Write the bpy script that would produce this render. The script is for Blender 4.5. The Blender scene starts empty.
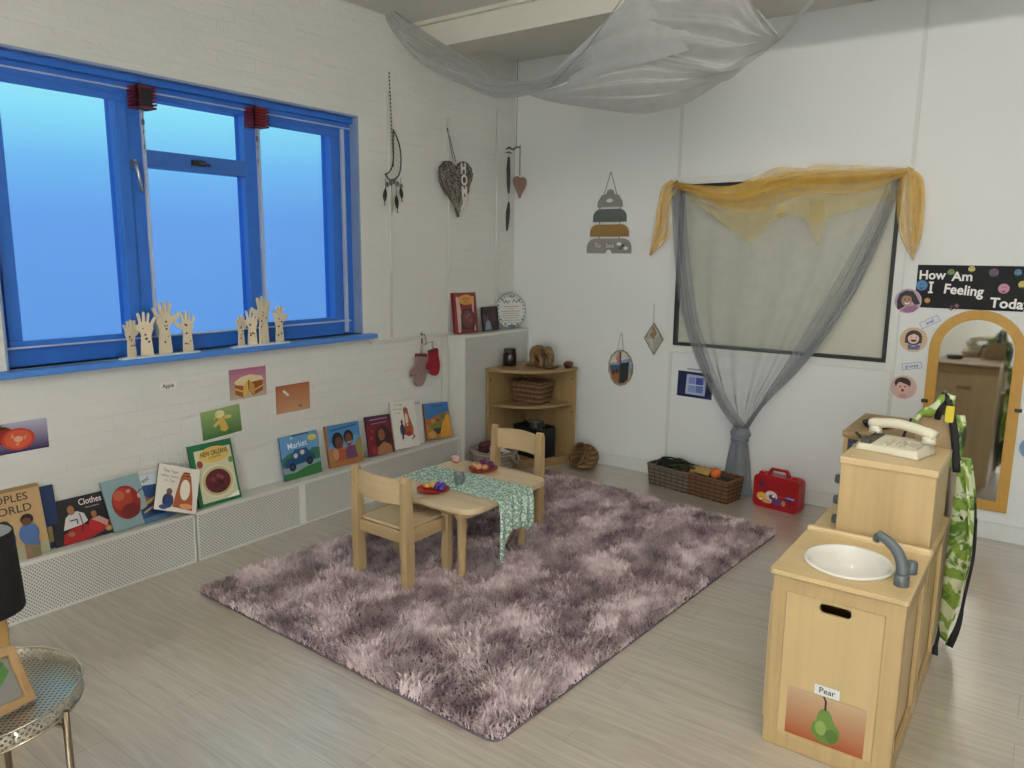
import bpy, math, random
import numpy as np
from mathutils import Matrix, Vector, Euler
from mathutils.geometry import tessellate_polygon
random.seed(7); np.random.seed(7)
S = bpy.context.scene
COL = S.collection
PI = math.pi
# ---------------------------------------------------------------- camera
cam_d = bpy.data.cameras.new('camera'); cam = bpy.data.objects.new('camera', cam_d); COL.objects.link(cam)
yaw, pitch, roll = -0.6277, -0.1708, 0.0107
fw = Vector((math.sin(yaw)*math.cos(pitch), math.cos(yaw)*math.cos(pitch), math.sin(pitch)))
rt = Vector((math.cos(yaw), -math.sin(yaw), 0)); up = rt.cross(fw)
r2 = rt*math.cos(roll) + up*math.sin(roll); u2 = -rt*math.sin(roll) + up*math.cos(roll)
cam.matrix_world = Matrix(((r2.x,u2.x,-fw.x,3.6255),(r2.y,u2.y,-fw.y,-5.0049),(r2.z,u2.z,-fw.z,1.6),(0,0,0,1)))
cam_d.sensor_width = 36; cam_d.lens = 751.8*36/1024; cam_d.clip_start = 0.02
S.camera = cam
S.cycles.transparent_max_bounces = 32       # many layers of sheer cloth lie behind each other
S.view_settings.view_transform = 'Standard'; S.view_settings.look = 'None'
S.view_settings.exposure = 0.0; S.view_settings.gamma = 1; S.view_settings.use_curve_mapping = False
# ---------------------------------------------------------------- world: hazy daylight, pale overhead and bluer low down
W = bpy.data.worlds.new('daylight'); S.world = W; W.use_nodes = True
nt = W.node_tree; nt.nodes.clear()
tc = nt.nodes.new('ShaderNodeTexCoord'); sx = nt.nodes.new('ShaderNodeSeparateXYZ')
cr = nt.nodes.new('ShaderNodeValToRGB'); bgn = nt.nodes.new('ShaderNodeBackground'); wo = nt.nodes.new('ShaderNodeOutputWorld')
mr = nt.nodes.new('ShaderNodeMapRange'); mr.inputs[1].default_value = -0.2; mr.inputs[2].default_value = 0.3
nt.links.new(tc.outputs['Generated'], sx.inputs[0]); nt.links.new(sx.outputs['Z'], mr.inputs[0]); nt.links.new(mr.outputs[0], cr.inputs[0])
e = cr.color_ramp.elements
e[0].position = 0.0; e[0].color = (.31,.40,.62,1)
e[1].position = 1.0; e[1].color = (.90,1.05,.80,1)
for p_, c_ in ((.30,(.34,.42,.64,1)),(.48,(.37,.45,.67,1)),(.60,(.44,.62,.72,1)),(.70,(.66,.90,.76,1)),(.78,(.88,1.04,.79,1))):
    q = cr.color_ramp.elements.new(p_); q.color = c_
nt.links.new(cr.outputs[0], bgn.inputs[0]); nt.links.new(bgn.outputs[0], wo.inputs[0])
bgn.inputs[1].default_value = 1.35
# ---------------------------------------------------------------- ceiling lamps
def area(name, loc, sx_, sy_, power, col, rot=(0,0,0)):
    l = bpy.data.lights.new(name, 'AREA'); l.shape = 'RECTANGLE'; l.size = sx_; l.size_y = sy_; l.energy = power; l.color = col
    o = bpy.data.objects.new(name, l); COL.objects.link(o); o.location = loc; o.rotation_euler = rot; return o
LAMPS = [(3.3,-3.3,80), (2.4,-6.2,34), (4.4,-5.9,76)]      # x, y, strength: fluorescent battens on the ceiling
# added bluish fill light on the camera side, with no real source there
area('fill_light', (4.3,-7.3,1.35), 1.6, 1.9, 150, (.86,.92,1.0), (PI/2,0,PI))

# ================================================================ helpers
def lin(c):
    if isinstance(c, str):
        c = c.lstrip('#'); c = [int(c[i:i+2],16)/255 for i in (0,2,4)]
        return tuple(x/12.92 if x <= .04045 else ((x+.055)/1.055)**2.4 for x in c)
    return tuple(c)
MC = {}
def newmat(name):
    m = bpy.data.materials.new(name); m.use_nodes = True
    return m, m.node_tree, m.node_tree.nodes['Principled BSDF']
def N(t, kind, **kw):
    n = t.nodes.new(kind)
    for k, v in kw.items(): setattr(n, k, v)
    return n
def mix(t, fac, a, b):
    n = t.nodes.new('ShaderNodeMix'); n.data_type = 'RGBA'
    if isinstance(fac, (int,float)): n.inputs[0].default_value = fac
    else: t.links.new(fac, n.inputs[0])
    for i, v in ((6,a),(7,b)):
        if isinstance(v, tuple): n.inputs[i].default_value = (*v[:3],1)
        else: t.links.new(v, n.inputs[i])
    return n.outputs[2]
def coords(t, kind='Object', scale=(1,1,1)):
    c = N(t,'ShaderNodeTexCoord'); mp = N(t,'ShaderNodeMapping'); mp.inputs['Scale'].default_value = scale
    t.links.new(c.outputs[kind], mp.inputs[0]); return mp.outputs[0]
def noise(t, vec, scale, detail=2, rough=.5, dist=0):
    n = N(t,'ShaderNodeTexNoise'); n.inputs['Scale'].default_value = scale; n.inputs['Detail'].default_value = detail
    n.inputs['Roughness'].default_value = rough; n.inputs['Distortion'].default_value = dist
    t.links.new(vec, n.inputs['Vector']); return n.outputs[0]
def ramp(t, v, a, b):
    n = N(t,'ShaderNodeMapRange'); n.inputs[1].default_value = a; n.inputs[2].default_value = b
    t.links.new(v, n.inputs[0]); return n.outputs[0]
def math_(t, op, a, b=0.0):
    n = N(t,'ShaderNodeMath', operation=op)
    for i, v in ((0,a),(1,b)):
        if isinstance(v,(int,float)): n.inputs[i].default_value = v
        else: t.links.new(v, n.inputs[i])
    return n.outputs[0]
def bump(t, b, h, strength=.3, dist=.01):
    n = N(t,'ShaderNodeBump'); n.inputs['Strength'].default_value = strength; n.inputs['Distance'].default_value = dist
    t.links.new(h, n.inputs['Height']); t.links.new(n.outputs[0], b.inputs['Normal'])
def flat(col, rough=.6, var=.06, metal=0, scale=30, bmp=0):
    key = ('flat', col, rough, var, metal, scale, bmp)
    if key in MC: return MC[key]
    m, t, b = newmat('surface'); c = lin(col)
    v = noise(t, coords(t), scale, 3)
    t.links.new(mix(t, v, tuple(x*(1-var) for x in c), tuple(min(1,x*(1+var)) for x in c)), b.inputs['Base Color'])
    b.inputs['Roughness'].default_value = rough; b.inputs['Metallic'].default_value = metal
    if bmp: bump(t, b, v, bmp, .004)
    MC[key] = m; return m
def wood(col='#c8a777', axis=2, dark=.80, rough=.5, s=1.0, warp=0):
    key = ('wood', col, axis, dark, rough, s)
    if key in MC: return MC[key]
    m, t, b = newmat('wood'); c = lin(col)
    sc = [22*s,22*s,22*s]; sc[axis] = 1.6*s
    vec = coords(t, 'Object', tuple(sc))
    n1 = noise(t, vec, 1.0, 4, .55, .6)
    sc2 = [90*s]*3; sc2[axis] = 3*s
    n2 = noise(t, coords(t,'Object',tuple(sc2)), 1.0, 2)
    f = math_(t,'MULTIPLY', ramp(t,n1,.35,.7), 1.0)
    c1 = mix(t, f, c, tuple(x*dark for x in c))
    c2 = mix(t, math_(t,'MULTIPLY',ramp(t,n2,.45,.75),.35), c1, tuple(x*dark*.85 for x in c))
    t.links.new(c2, b.inputs['Base Color']); b.inputs['Roughness'].default_value = rough
    MC[key] = m; return m
def sheer(col, alpha, name='sheer', thread=700):
    key = ('sheer', col, alpha)
    if key in MC: return MC[key]
    m, t, b = newmat(name); c = lin(col)
    out = t.nodes['Material Output']
    d = N(t,'ShaderNodeBsdfDiffuse'); d.inputs[0].default_value = (*c,1)
    tl = N(t,'ShaderNodeBsdfTranslucent'); tl.inputs[0].default_value = (*c,1)
    tr = N(t,'ShaderNodeBsdfTransparent')
    a = N(t,'ShaderNodeMixShader'); a.inputs[0].default_value = .35
    t.links.new(d.outputs[0], a.inputs[1]); t.links.new(tl.outputs[0], a.inputs[2])
    # thin cloth covers more of what is behind it the more it is seen edge on
    lw = N(t,'ShaderNodeLayerWeight'); lw.inputs[0].default_value = .35
    al = math_(t,'ADD', math_(t,'MULTIPLY', lw.outputs['Facing'], .55*(1-alpha)), alpha)
    nz = noise(t, coords(t), 18, 3)
    al = math_(t,'ADD', al, math_(t,'MULTIPLY', math_(t,'SUBTRACT', nz, .5), .18))
    mx = N(t,'ShaderNodeMixShader'); t.links.new(al, mx.inputs[0])
    t.links.new(tr.outputs[0], mx.inputs[1]); t.links.new(a.outputs[0], mx.inputs[2]); t.links.new(mx.outputs[0], out.inputs[0])
    b.id_data.nodes.remove(b)
    MC[key] = m; return m
def gradient(ca, cb, axis=1, name='printed_gradient'):
    key = ('grad', ca, cb, axis)
    if key in MC: return MC[key]
    m, t, b = newmat(name)
    c = N(t,'ShaderNodeTexCoord'); s = N(t,'ShaderNodeSeparateXYZ'); t.links.new(c.outputs['Generated'], s.inputs[0])
    t.links.new(mix(t, s.outputs[axis], lin(ca), lin(cb)), b.inputs['Base Color']); b.inputs['Roughness'].default_value = .35
    MC[key] = m; return m

class MB:
    """collects geometry for one mesh"""
    def __init__(s): s.v=[]; s.f=[]; s.mi=[]; s.sm=[]; s.mats=[]; s.cur=0; s.M=Matrix()
    def mat(s, m):
        if m not in s.mats: s.mats.append(m)
        s.cur = s.mats.index(m); return s
    def add(s, vs, fs, smooth=False):
        o = len(s.v)
        for p in vs: s.v.append(tuple(s.M @ Vector(p)))
        for f in fs: s.f.append(tuple(o+i for i in f)); s.mi.append(s.cur); s.sm.append(smooth)
        return s
    def box(s, a, b, R=None):
        x0,y0,z0 = a; x1,y1,z1 = b
        vs = [(x0,y0,z0),(x1,y0,z0),(x1,y1,z0),(x0,y1,z0),(x0,y0,z1),(x1,y0,z1),(x1,y1,z1),(x0,y1,z1)]
        if R is not None: vs = [R @ Vector(p) for p in vs]
        return s.add(vs, [(0,3,2,1),(4,5,6,7),(0,1,5,4),(1,2,6,5),(2,3,7,6),(3,0,4,7)])
    def tube(s, pts, r, n=8, closed=False, flatn=1.0):
        pts = [Vector(p) for p in pts]; k = len(pts); rs = r if isinstance(r,(list,tuple)) else [r]*k
        prev = None; vs = []; 
        for i in range(k):
            if closed: tg = (pts[(i+1)%k]-pts[i-1])
            else: tg = pts[min(i+1,k-1)]-pts[max(i-1,0)]
            if tg.length < 1e-9: tg = Vector((0,0,1))
            tg.normalize()
            if prev is None:
                a = Vector((0,0,1)) if abs(tg.z)<.9 else Vector((1,0,0)); prev = tg.cross(a).normalized()
            else: 
                prev = prev - tg*prev.dot(tg)
                prev = prev.normalized() if prev.length>1e-9 else tg.orthogonal().normalized()
            bn = tg.cross(prev)
            for j in range(n):
                th = 2*PI*j/n; vs.append(pts[i] + (prev*math.cos(th)*flatn + bn*math.sin(th))*rs[i])
        fs = []
        for i in range(k if closed else k-1):
            i2 = (i+1)%k
            for j in range(n): fs.append((i*n+j, i*n+(j+1)%n, i2*n+(j+1)%n, i2*n+j))
        if not closed: fs += [tuple(range(n))[::-1], tuple((k-1)*n+j for j in range(n))]
        return s.add(vs, fs, True)
    def lathe(s, prof, n=32, c=(0,0,0), sx=1, sy=1, smooth=True):
        vs = []; k = len(prof)
        for r, z in prof:
            for j in range(n): th = 2*PI*j/n; vs.append((c[0]+r*sx*math.cos(th), c[1]+r*sy*math.sin(th), c[2]+z))
        fs = []
        for i in range(k-1):
            for j in range(n): fs.append((i*n+j, i*n+(j+1)%n, (i+1)*n+(j+1)%n, (i+1)*n+j))
        if prof[0][0] > 1e-6: fs.append(tuple(range(n))[::-1])
        if prof[-1][0] > 1e-6: fs.append(tuple((k-1)*n+j for j in range(n)))
        return s.add(vs, fs, smooth)
    def ell(s, c, r, nu=16, nv=10, R=None):
        if isinstance(r,(int,float)): r = (r,r,r)
        vs = []
        for i in range(nv+1):
            ph = PI*i/nv
            for j in range(nu):
                th = 2*PI*j/nu; p = Vector((r[0]*math.sin(ph)*math.cos(th), r[1]*math.sin(ph)*math.sin(th), r[2]*math.cos(ph)))
                if R is not None: p = R @ p
                vs.append(p+Vector(c))
        fs = [(i*nu+j,(i+1)*nu+j,(i+1)*nu+(j+1)%nu,i*nu+(j+1)%nu) for i in range(nv) for j in range(nu)]
        return s.add(vs, fs, True)
    def plate(s, outer, t0, t1, holes=(), smooth=False):
        """polygon in local XY (holes allowed) given thickness along z"""
        loops = [outer] + list(holes); flatp = [p for l in loops for p in l]; n = len(flatp)
        tris = tessellate_polygon([[Vector((p[0],p[1],0)) for p in l] for l in loops])
        vs = [(p[0],p[1],t0) for p in flatp] + [(p[0],p[1],t1) for p in flatp]
        fs = []
        for a,b,c in tris:
            A,B,C = flatp[a],flatp[b],flatp[c]
            cr_ = (B[0]-A[0])*(C[1]-A[1])-(B[1]-A[1])*(C[0]-A[0])
            if cr_ < 0: a,b,c = a,c,b
            fs.append((a+n,b+n,c+n)); fs.append((a,c,b))
        o = 0
        for l in loops:
            k = len(l)
            for i in range(k): fs.append((o+i, o+(i+1)%k, o+(i+1)%k+n, o+i+n))
            o += k
        return s.add(vs, fs, smooth)
    def grid(s, fn, nu, nv, smooth=True):
        vs = [fn(i/nu, j/nv) for j in range(nv+1) for i in range(nu+1)]
        fs = [(j*(nu+1)+i, j*(nu+1)+i+1, (j+1)*(nu+1)+i+1, (j+1)*(nu+1)+i) for j in range(nv) for i in range(nu)]
        return s.add(vs, fs, smooth)
    def build(s, name, mat=None, parent=None, bevel=0, M=None, seg=2, thick=0):
        me = bpy.data.meshes.new(name); me.from_pydata(s.v, [], s.f)
        ms = s.mats or [mat]
        for m in ms: me.materials.append(m)
        me.polygons.foreach_set('material_index', s.mi); me.polygons.foreach_set('use_smooth', s.sm)
        if not s.mats or len(s.f)<4000:
            import bmesh
            bm = bmesh.new(); bm.from_mesh(me); bmesh.ops.recalc_face_normals(bm, faces=bm.faces); bm.to_mesh(me); bm.free()
        me.update()
        o = bpy.data.objects.new(name, me); COL.objects.link(o)
        if parent is not None: o.parent = parent
        if M is not None: o.matrix_local = M
        if bevel:
            b = o.modifiers.new('bevel','BEVEL'); b.width = bevel; b.segments = seg; b.limit_method = 'ANGLE'; b.angle_limit = math.radians(50)
        if thick:
            b = o.modifiers.new('thickness','SOLIDIFY'); b.thickness = thick; b.offset = 0
        return o
def bx(name, a, b, mat, parent=None, bevel=0): return MB().box(a,b).build(name, mat, parent, bevel)
def thing(name, label, cat, loc=(0,0,0), rz=0, group=None, M=None):
    o = bpy.data.objects.new(name, None); COL.objects.link(o); o.empty_display_size = .05
    o.matrix_world = M if M is not None else Matrix.Translation(loc) @ Matrix.Rotation(rz,4,'Z')
    o['label'] = label; o['category'] = cat
    if group: o['group'] = group
    return o
def tag(o, label, cat, group=None, kind=None):
    o['label'] = label; o['category'] = cat
    if group: o['group'] = group
    if kind: o['kind'] = kind
    return o
def struct(o): o['kind'] = 'structure'; return o
def circ(cx, cy, rx, ry=None, n=32, a0=0, a1=2*PI, ends=False):
    ry = rx if ry is None else ry; k = n if abs(a1-a0-2*PI)<1e-6 else n+1
    return [(cx+rx*math.cos(a0+(a1-a0)*i/n), cy+ry*math.sin(a0+(a1-a0)*i/n)) for i in range(k)]
def rrect(x0,y0,x1,y1,r,n=6):
    return (circ(x1-r,y1-r,r,n=n,a0=0,a1=PI/2)+circ(x0+r,y1-r,r,n=n,a0=PI/2,a1=PI)+circ(x0+r,y0+r,r,n=n,a0=PI,a1=1.5*PI)+circ(x1-r,y0+r,r,n=n,a0=1.5*PI,a1=2*PI))
BASE_L = Matrix(((0,0,1,0),(1,0,0,0),(0,1,0,0),(0,0,0,1)))     # local x along the window wall, y up, z out of that wall
BASE_B = Matrix(((1,0,0,0),(0,0,-1,0),(0,1,0,0),(0,0,0,1)))    # local x along the back wall, y up, z out of it
def on_left(y, z, x=0.0, rot=0): return Matrix.Translation((x,y,z)) @ BASE_L @ Matrix.Rotation(rot,4,'Z')
def on_back(x, z, y=0.0, rot=0): return Matrix.Translation((x,y,z)) @ BASE_B @ Matrix.Rotation(rot,4,'Z')
_tx = {}
def text_mesh(body, bold=0.0, shear=0.0):
    k = (body,bold,shear)
    if k in _tx: return _tx[k]
    cu = bpy.data.curves.new('lettering','FONT'); cu.body = body; cu.size = 1; cu.align_x = 'CENTER'; cu.align_y = 'CENTER'
    cu.offset = bold; cu.shear = shear; cu.resolution_u = 3
    o = bpy.data.objects.new('lettering', cu); COL.objects.link(o)
    bpy.context.view_layer.update()
    me = bpy.data.meshes.new_from_object(o.evaluated_get(bpy.context.evaluated_depsgraph_get()))
    vs = [tuple(v.co) for v in me.vertices]; fs = [tuple(p.vertices) for p in me.polygons]
    bpy.data.objects.remove(o); bpy.data.curves.remove(cu); bpy.data.meshes.remove(me)
    _tx[k] = (vs, fs); return _tx[k]
def art(parent, w, h, shapes, z0=0.0, name='picture', rough=.4, step=.00035, hs=1.0):
    """printed picture: flat shapes in fractions of w and h from the lower left corner, centred on local x"""
    b = MB(); z = z0
    P = lambda x,y: ((x-.5)*w, y*h)
    for sh in shapes:
        z += step; k = sh[0]
        b.mat(flat(sh[-1], rough, .04) if isinstance(sh[-1], str) else sh[-1])
        if k == 'r': pts = [P(sh[1],sh[2]),P(sh[3],sh[2]),P(sh[3],sh[4]),P(sh[1],sh[4])]
        elif k == 'e': c = P(sh[1],sh[2]); pts = circ(c[0],c[1],sh[3]*w,sh[4]*h,n=24)
        elif k == 'p': pts = [P(*q) for q in sh[1]]
        elif k == 'l':                                              # stroke through points, width in h
            q = [Vector((*P(*p_),z)) for p_ in sh[1]]; wd = sh[2]*h/2
            for a_, c_ in zip(q[:-1], q[1:]):
                d = (c_-a_); 
                if d.length < 1e-9: continue
                d.normalize(); nn = Vector((-d.y,d.x,0))*wd; a2=a_-d*wd*.5; c2=c_+d*wd*.5
                b.add([a2-nn,c2-nn,c2+nn,a2+nn],[(0,1,2,3)])
            continue
        elif k == 't':                                              # ('t', text, x, y, size(h), xstretch, rot, bold, col)
            vs, fs = text_mesh(sh[1], sh[7]); c = P(sh[2],sh[3]); s_ = sh[4]*h; ca, sa = math.cos(sh[6]), math.sin(sh[6])
            b.add([(c[0]+(x*ca*sh[5]-y*sa)*s_, c[1]+(x*sa*sh[5]+y*ca)*s_, z) for x,y,_ in vs], fs); continue
        vs = [(p[0],p[1],z) for p in pts]
        tr = tessellate_polygon([[Vector(p) for p in vs]])
        fs = []
        for a_,b_,c_ in tr:
            A,B_,C_ = vs[a_],vs[b_],vs[c_]
            if (B_[0]-A[0])*(C_[1]-A[1])-(B_[1]-A[1])*(C_[0]-A[0]) < 0: a_,b_,c_ = a_,c_,b_
            fs.append((a_,b_,c_))
        b.add(vs, fs)
    me = bpy.data.meshes.new(name); me.from_pydata(b.v, [], b.f)
    for m in b.mats: me.materials.append(m)
    me.polygons.foreach_set('material_index', b.mi); me.update()
    o = bpy.data.objects.new(name, me); COL.objects.link(o); o.parent = parent
    return o
def interp(pts, t):
    """polyline point at fraction t of its parameter"""
    k = len(pts)-1; x = min(max(t,0),1)*k; i = min(int(x),k-1); f = x-i
    return tuple(pts[i][j]*(1-f)+pts[i+1][j]*f for j in range(len(pts[0])))
def smoothline(pts, n=60):
    """Catmull-Rom resample by arc length"""
    p = [Vector(q) for q in pts]; p = [p[0]*2-p[1]] + p + [p[-1]*2-p[-2]]; out = []
    for i in range(1,len(p)-2):
        for s_ in range(12):
            t = s_/12; a,b,c,d = p[i-1],p[i],p[i+1],p[i+2]
            out.append(.5*((2*b)+(c-a)*t+(2*a-5*b+4*c-d)*t*t+(3*b-a-3*c+d)*t**3))
    out.append(p[-2]); L = [0]
    for a,b in zip(out[:-1],out[1:]): L.append(L[-1]+(b-a).length)
    res = []
    for k in range(n+1):
        s_ = L[-1]*k/n; i = max(j for j in range(len(L)) if L[j] <= s_+1e-9); i = min(i,len(out)-2)
        f = (s_-L[i])/max(1e-9,L[i+1]-L[i]); res.append(tuple(out[i].lerp(out[i+1],f)))
    return res

# ================================================================ setting materials
def mat_floor():
    m, t, b = newmat('vinyl_plank_floor')
    v = coords(t,'Object')
    br = N(t,'ShaderNodeTexBrick'); br.offset = .37; br.inputs['Scale'].default_value = 1
    br.inputs['Brick Width'].default_value = 1.22; br.inputs['Row Height'].default_value = .18; br.inputs['Mortar Size'].default_value = .0012
    br.inputs['Color1'].default_value = (*lin('#bdb3a4'),1); br.inputs['Color2'].default_value = (*lin('#b5aa9a'),1); br.inputs['Mortar'].default_value = (*lin('#93887a'),1)
    t.links.new(v, br.inputs['Vector'])
    n1 = noise(t, coords(t,'Object',(1.1,9,1)), 1.6, 5, .6, 1.2)
    w = N(t,'ShaderNodeTexWave', wave_type='BANDS', bands_direction='Y'); w.inputs['Scale'].default_value = 6; w.inputs['Distortion'].default_value = 14
    w.inputs['Detail'].default_value = 2; w.inputs['Detail Scale'].default_value = .9; t.links.new(coords(t,'Object',(.22,1,1)), w.inputs['Vector'])
    n2 = noise(t, coords(t,'Object',(6,120,1)), 1, 2)
    c = mix(t, math_(t,'MULTIPLY',ramp(t,n1,.35,.7),.55), br.outputs[0], lin('#a09484'))
    c = mix(t, math_(t,'MULTIPLY',ramp(t,w.outputs[1],.55,1),.24), c, lin('#cfc6b8'))
    c = mix(t, math_(t,'MULTIPLY',ramp(t,n2,.5,.8),.4), c, lin('#867a68'))
    t.links.new(c, b.inputs['Base Color']); b.inputs['Roughness'].default_value = .30; b.inputs['Specular IOR Level'].default_value = .9; b.inputs['Coat Weight'].default_value = 1.0; b.inputs['Coat Roughness'].default_value = .24; b.inputs['Coat IOR'].default_value = 1.9
    bump(t, b, n2, .08, .002); return m
def mat_brick():
    m, t, b = newmat('painted_brick')
    tcn = N(t,'ShaderNodeTexCoord'); s = N(t,'ShaderNodeSeparateXYZ'); cb = N(t,'ShaderNodeCombineXYZ')
    t.links.new(tcn.outputs['Object'], s.inputs[0]); t.links.new(s.outputs[1], cb.inputs[0]); t.links.new(s.outputs[2], cb.inputs[1])
    nw = N(t,'ShaderNodeTexNoise'); nw.inputs['Scale'].default_value = 3; nw.inputs['Detail'].default_value = 3; t.links.new(cb.outputs[0], nw.inputs['Vector'])
    vm = N(t,'ShaderNodeVectorMath', operation='MULTIPLY_ADD'); t.links.new(nw.outputs['Color'], vm.inputs[0]); vm.inputs[1].default_value = (.022,.022,0); t.links.new(cb.outputs[0], vm.inputs[2])
    br = N(t,'ShaderNodeTexBrick'); br.inputs['Scale'].default_value = 1; br.inputs['Brick Width'].default_value = .225; br.inputs['Row Height'].default_value = .075
    br.inputs['Mortar Size'].default_value = .008; br.inputs['Mortar Smooth'].default_value = 1.0
    br.inputs['Color1'].default_value=(1,1,1,1); br.inputs['Color2'].default_value=(.8,.8,.8,1); br.inputs['Mortar'].default_value=(0,0,0,1)
    t.links.new(vm.outputs[0], br.inputs['Vector'])
    n1 = noise(t, cb.outputs[0], 2.2, 4, .6); n2 = noise(t, cb.outputs[0], 28, 4, .6)
    amt = ramp(t, n1, .32, .68)
    h = math_(t,'MULTIPLY', br.outputs[0], amt)
    h = math_(t,'ADD', math_(t,'MULTIPLY',h,.45), math_(t,'MULTIPLY', n2, .9))
    h = math_(t,'ADD', h, math_(t,'MULTIPLY', noise(t, coords(t,'Object',(1,1.2,8)), 1.6, 5, .55, .4), 2.6))
    c = mix(t, n1, lin('#cbcac3'), lin('#d8d7d0'))
    t.links.new(c, b.inputs['Base Color']); b.inputs['Roughness'].default_value = .55
    bump(t, b, h, .42, .012); return m
def mat_wall(c1='#d3d4d0', c2='#dcddda', rough=.6):
    m, t, b = newmat('painted_panel_wall'); v = coords(t)
    t.links.new(mix(t, noise(t,v,1.3,4), lin(c1), lin(c2)), b.inputs['Base Color']); b.inputs['Roughness'].default_value = rough
    bump(t, b, noise(t,v,45,3), .08, .003); return m
def mat_mesh(c='#d4d3cc'):
    """white painted sheet with rows of punched holes"""
    m, t, b = newmat('perforated_sheet')
    tcn = N(t,'ShaderNodeTexCoord'); s = N(t,'ShaderNodeSeparateXYZ'); t.links.new(tcn.outputs['Object'], s.inputs[0])
    k = 2*PI/.0125
    a = math_(t,'COSINE', math_(t,'MULTIPLY', math_(t,'ADD', s.outputs[1], s.outputs[2]), k*.72)); c_ = math_(t,'COSINE', math_(t,'MULTIPLY', math_(t,'SUBTRACT', s.outputs[1], s.outputs[2]), k*.72))
    h = ramp(t, math_(t,'MULTIPLY', math_(t,'ADD',a,1), math_(t,'ADD',c_,1)), 1.0, 2.2)
    n = noise(t, tcn.outputs['Object'], 4, 3)
    base = mix(t, n, lin(c), lin('#c4c3bb'))
    t.links.new(mix(t, math_(t,'MULTIPLY',h,.85), base, lin('#55534f')), b.inputs['Base Color']); b.inputs['Roughness'].default_value = .5
    return m
M_floor, M_brick, M_wall, M_mesh = mat_floor(), mat_brick(), mat_wall(), mat_mesh()
M_trimw = flat('#d0cfc6', .5, .05, scale=9)
M_ceil = mat_wall('#c9c8c0','#d2d1c9')
M_blue = flat('#2a69c4', .35, .12, scale=14); M_bluedk = flat('#3265b4', .4, .15, scale=14); M_bluegrey = flat('#7f93b5', .5, .15, scale=9)
M_black = flat('#141416', .4, .1); M_white = flat('#e8e6e0', .4, .03)
W_maple, W_mapleX, W_mapleY = wood('#cdb58e',2), wood('#cdb58e',0), wood('#cdb58e',1)

# ================================================================ room
struct(bx('floor', (-.02,-7.5,-.06), (5.6,.02,0), M_floor))
# window wall with its opening
OY0, OY1, OZ0, OZ1 = -3.70, -1.652, 1.085, 2.43
b = MB()
pl = [(-7.5,0),(0,0),(0,3.1),(-7.5,3.1)]
b.M = BASE_L
b.plate([(-7.5,0),(.02,0),(.02,3.1),(-7.5,3.1)], -.28, 0, holes=[[(OY0,OZ0),(OY0,OZ1),(OY1,OZ1),(OY1,OZ0)]])
struct(b.build('wall_left', M_brick))
b = MB(); b.M = BASE_B
HX0,HX1,HZ0,HZ1 = 1.415, 2.80, 0.975, 2.085
b.plate([(0,0),(5.6,0),(5.6,3.1),(0,3.1)], -.12, 0, holes=[[(HX0,HZ0),(HX0,HZ1),(HX1,HZ1),(HX1,HZ0)]])
struct(b.build('wall_back', M_wall))
struct(bx('wall_right', (5.6,-7.5,0), (5.7,.1,3.1), M_wall))
struct(bx('wall_front', (-.02,-7.6,0), (5.7,-7.5,3.1), M_wall))
struct(bx('ceiling', (-.02,-7.6,3.07), (5.7,.1,3.14), M_ceil))
for x_,y_,w_ in LAMPS:
    o = thing('ceiling_light','white fluorescent batten light on the ceiling','ceiling light',(x_,y_,3.07),group='fluorescent battens on the ceiling')
    b = MB(); b.box((-.78,-.05,-.07),(.78,.05,0)); b.build('fitting_body', M_white, o, .006)
    m, t, bb = newmat('fluorescent_tube'); bb.inputs['Emission Color'].default_value = (1.0,.955,.88,1); bb.inputs['Emission Strength'].default_value = w_; bb.inputs['Base Color'].default_value=(.8,.8,.8,1)
    b = MB(); b.tube([(-.74,0,-.125),(.74,0,-.125)],.026,10); b.build('tube_lamp', m, o)
    b = MB(); b.box((-.78,-.02,-.15),(-.74,.02,-.07)); b.build('lamp_holder', M_white, o); b = MB(); b.box((.74,-.02,-.15),(.78,.02,-.07)); b.build('lamp_holder', M_white, o)
# beam with a small rebate along its top edge
b = MB(); b.box((0,-1.17,2.9),(5.6,-.95,3.045)); b.box((0,-1.195,3.045),(5.6,-.93,3.07))
struct(b.build('trim_1', flat('#cdc9ba',.6,.04,scale=5), None, .003))
# skirting, panel battens and ledge trims
struct(bx('baseboard_back', (.70,-.018,0), (5.6,0,.10), flat('#cfd0cc',.5,.05), None, .004))
for i,(x_,z0,z1) in enumerate(((1.40,.10,.97),(2.845,.10,3.07),(1.40,2.14,3.07))):
    struct(bx('trim_%d'%(2+i), (x_-.012,-.004,z0),(x_+.012,0,z1), flat('#cbccc5',.5,.04), None, .001))
b = MB(); b.M = BASE_B
b.plate([(HX0-.05,HZ0-.05),(HX1+.05,HZ0-.05),(HX1+.05,HZ1+.05),(HX0-.05,HZ1+.05)],0,.008,holes=[[(HX0-.002,HZ0-.002),(HX0-.002,HZ1+.002),(HX1+.002,HZ1+.002),(HX1+.002,HZ0-.002)]])
struct(b.build('trim_5', flat('#d2d3cd',.5,.04), None, .002))
struct(bx('trim_6', (0,-1.60,1.012), (.018,-.825,1.03), M_trimw, None, .003))
struct(bx('trim_7', (0,-.90,.27), (.012,-.84,1.0), M_trimw, None, .003))
for i,(y_,z0,z1) in enumerate(((-1.40,1.04,2.62),(-.815,1.04,2.53),(-.245,1.05,2.68))):
    struct(MB().tube([(.008,y_,z0),(.008,y_,z1)], .008, 8).build('trim_%d'%(8+i), M_trimw))
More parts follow.
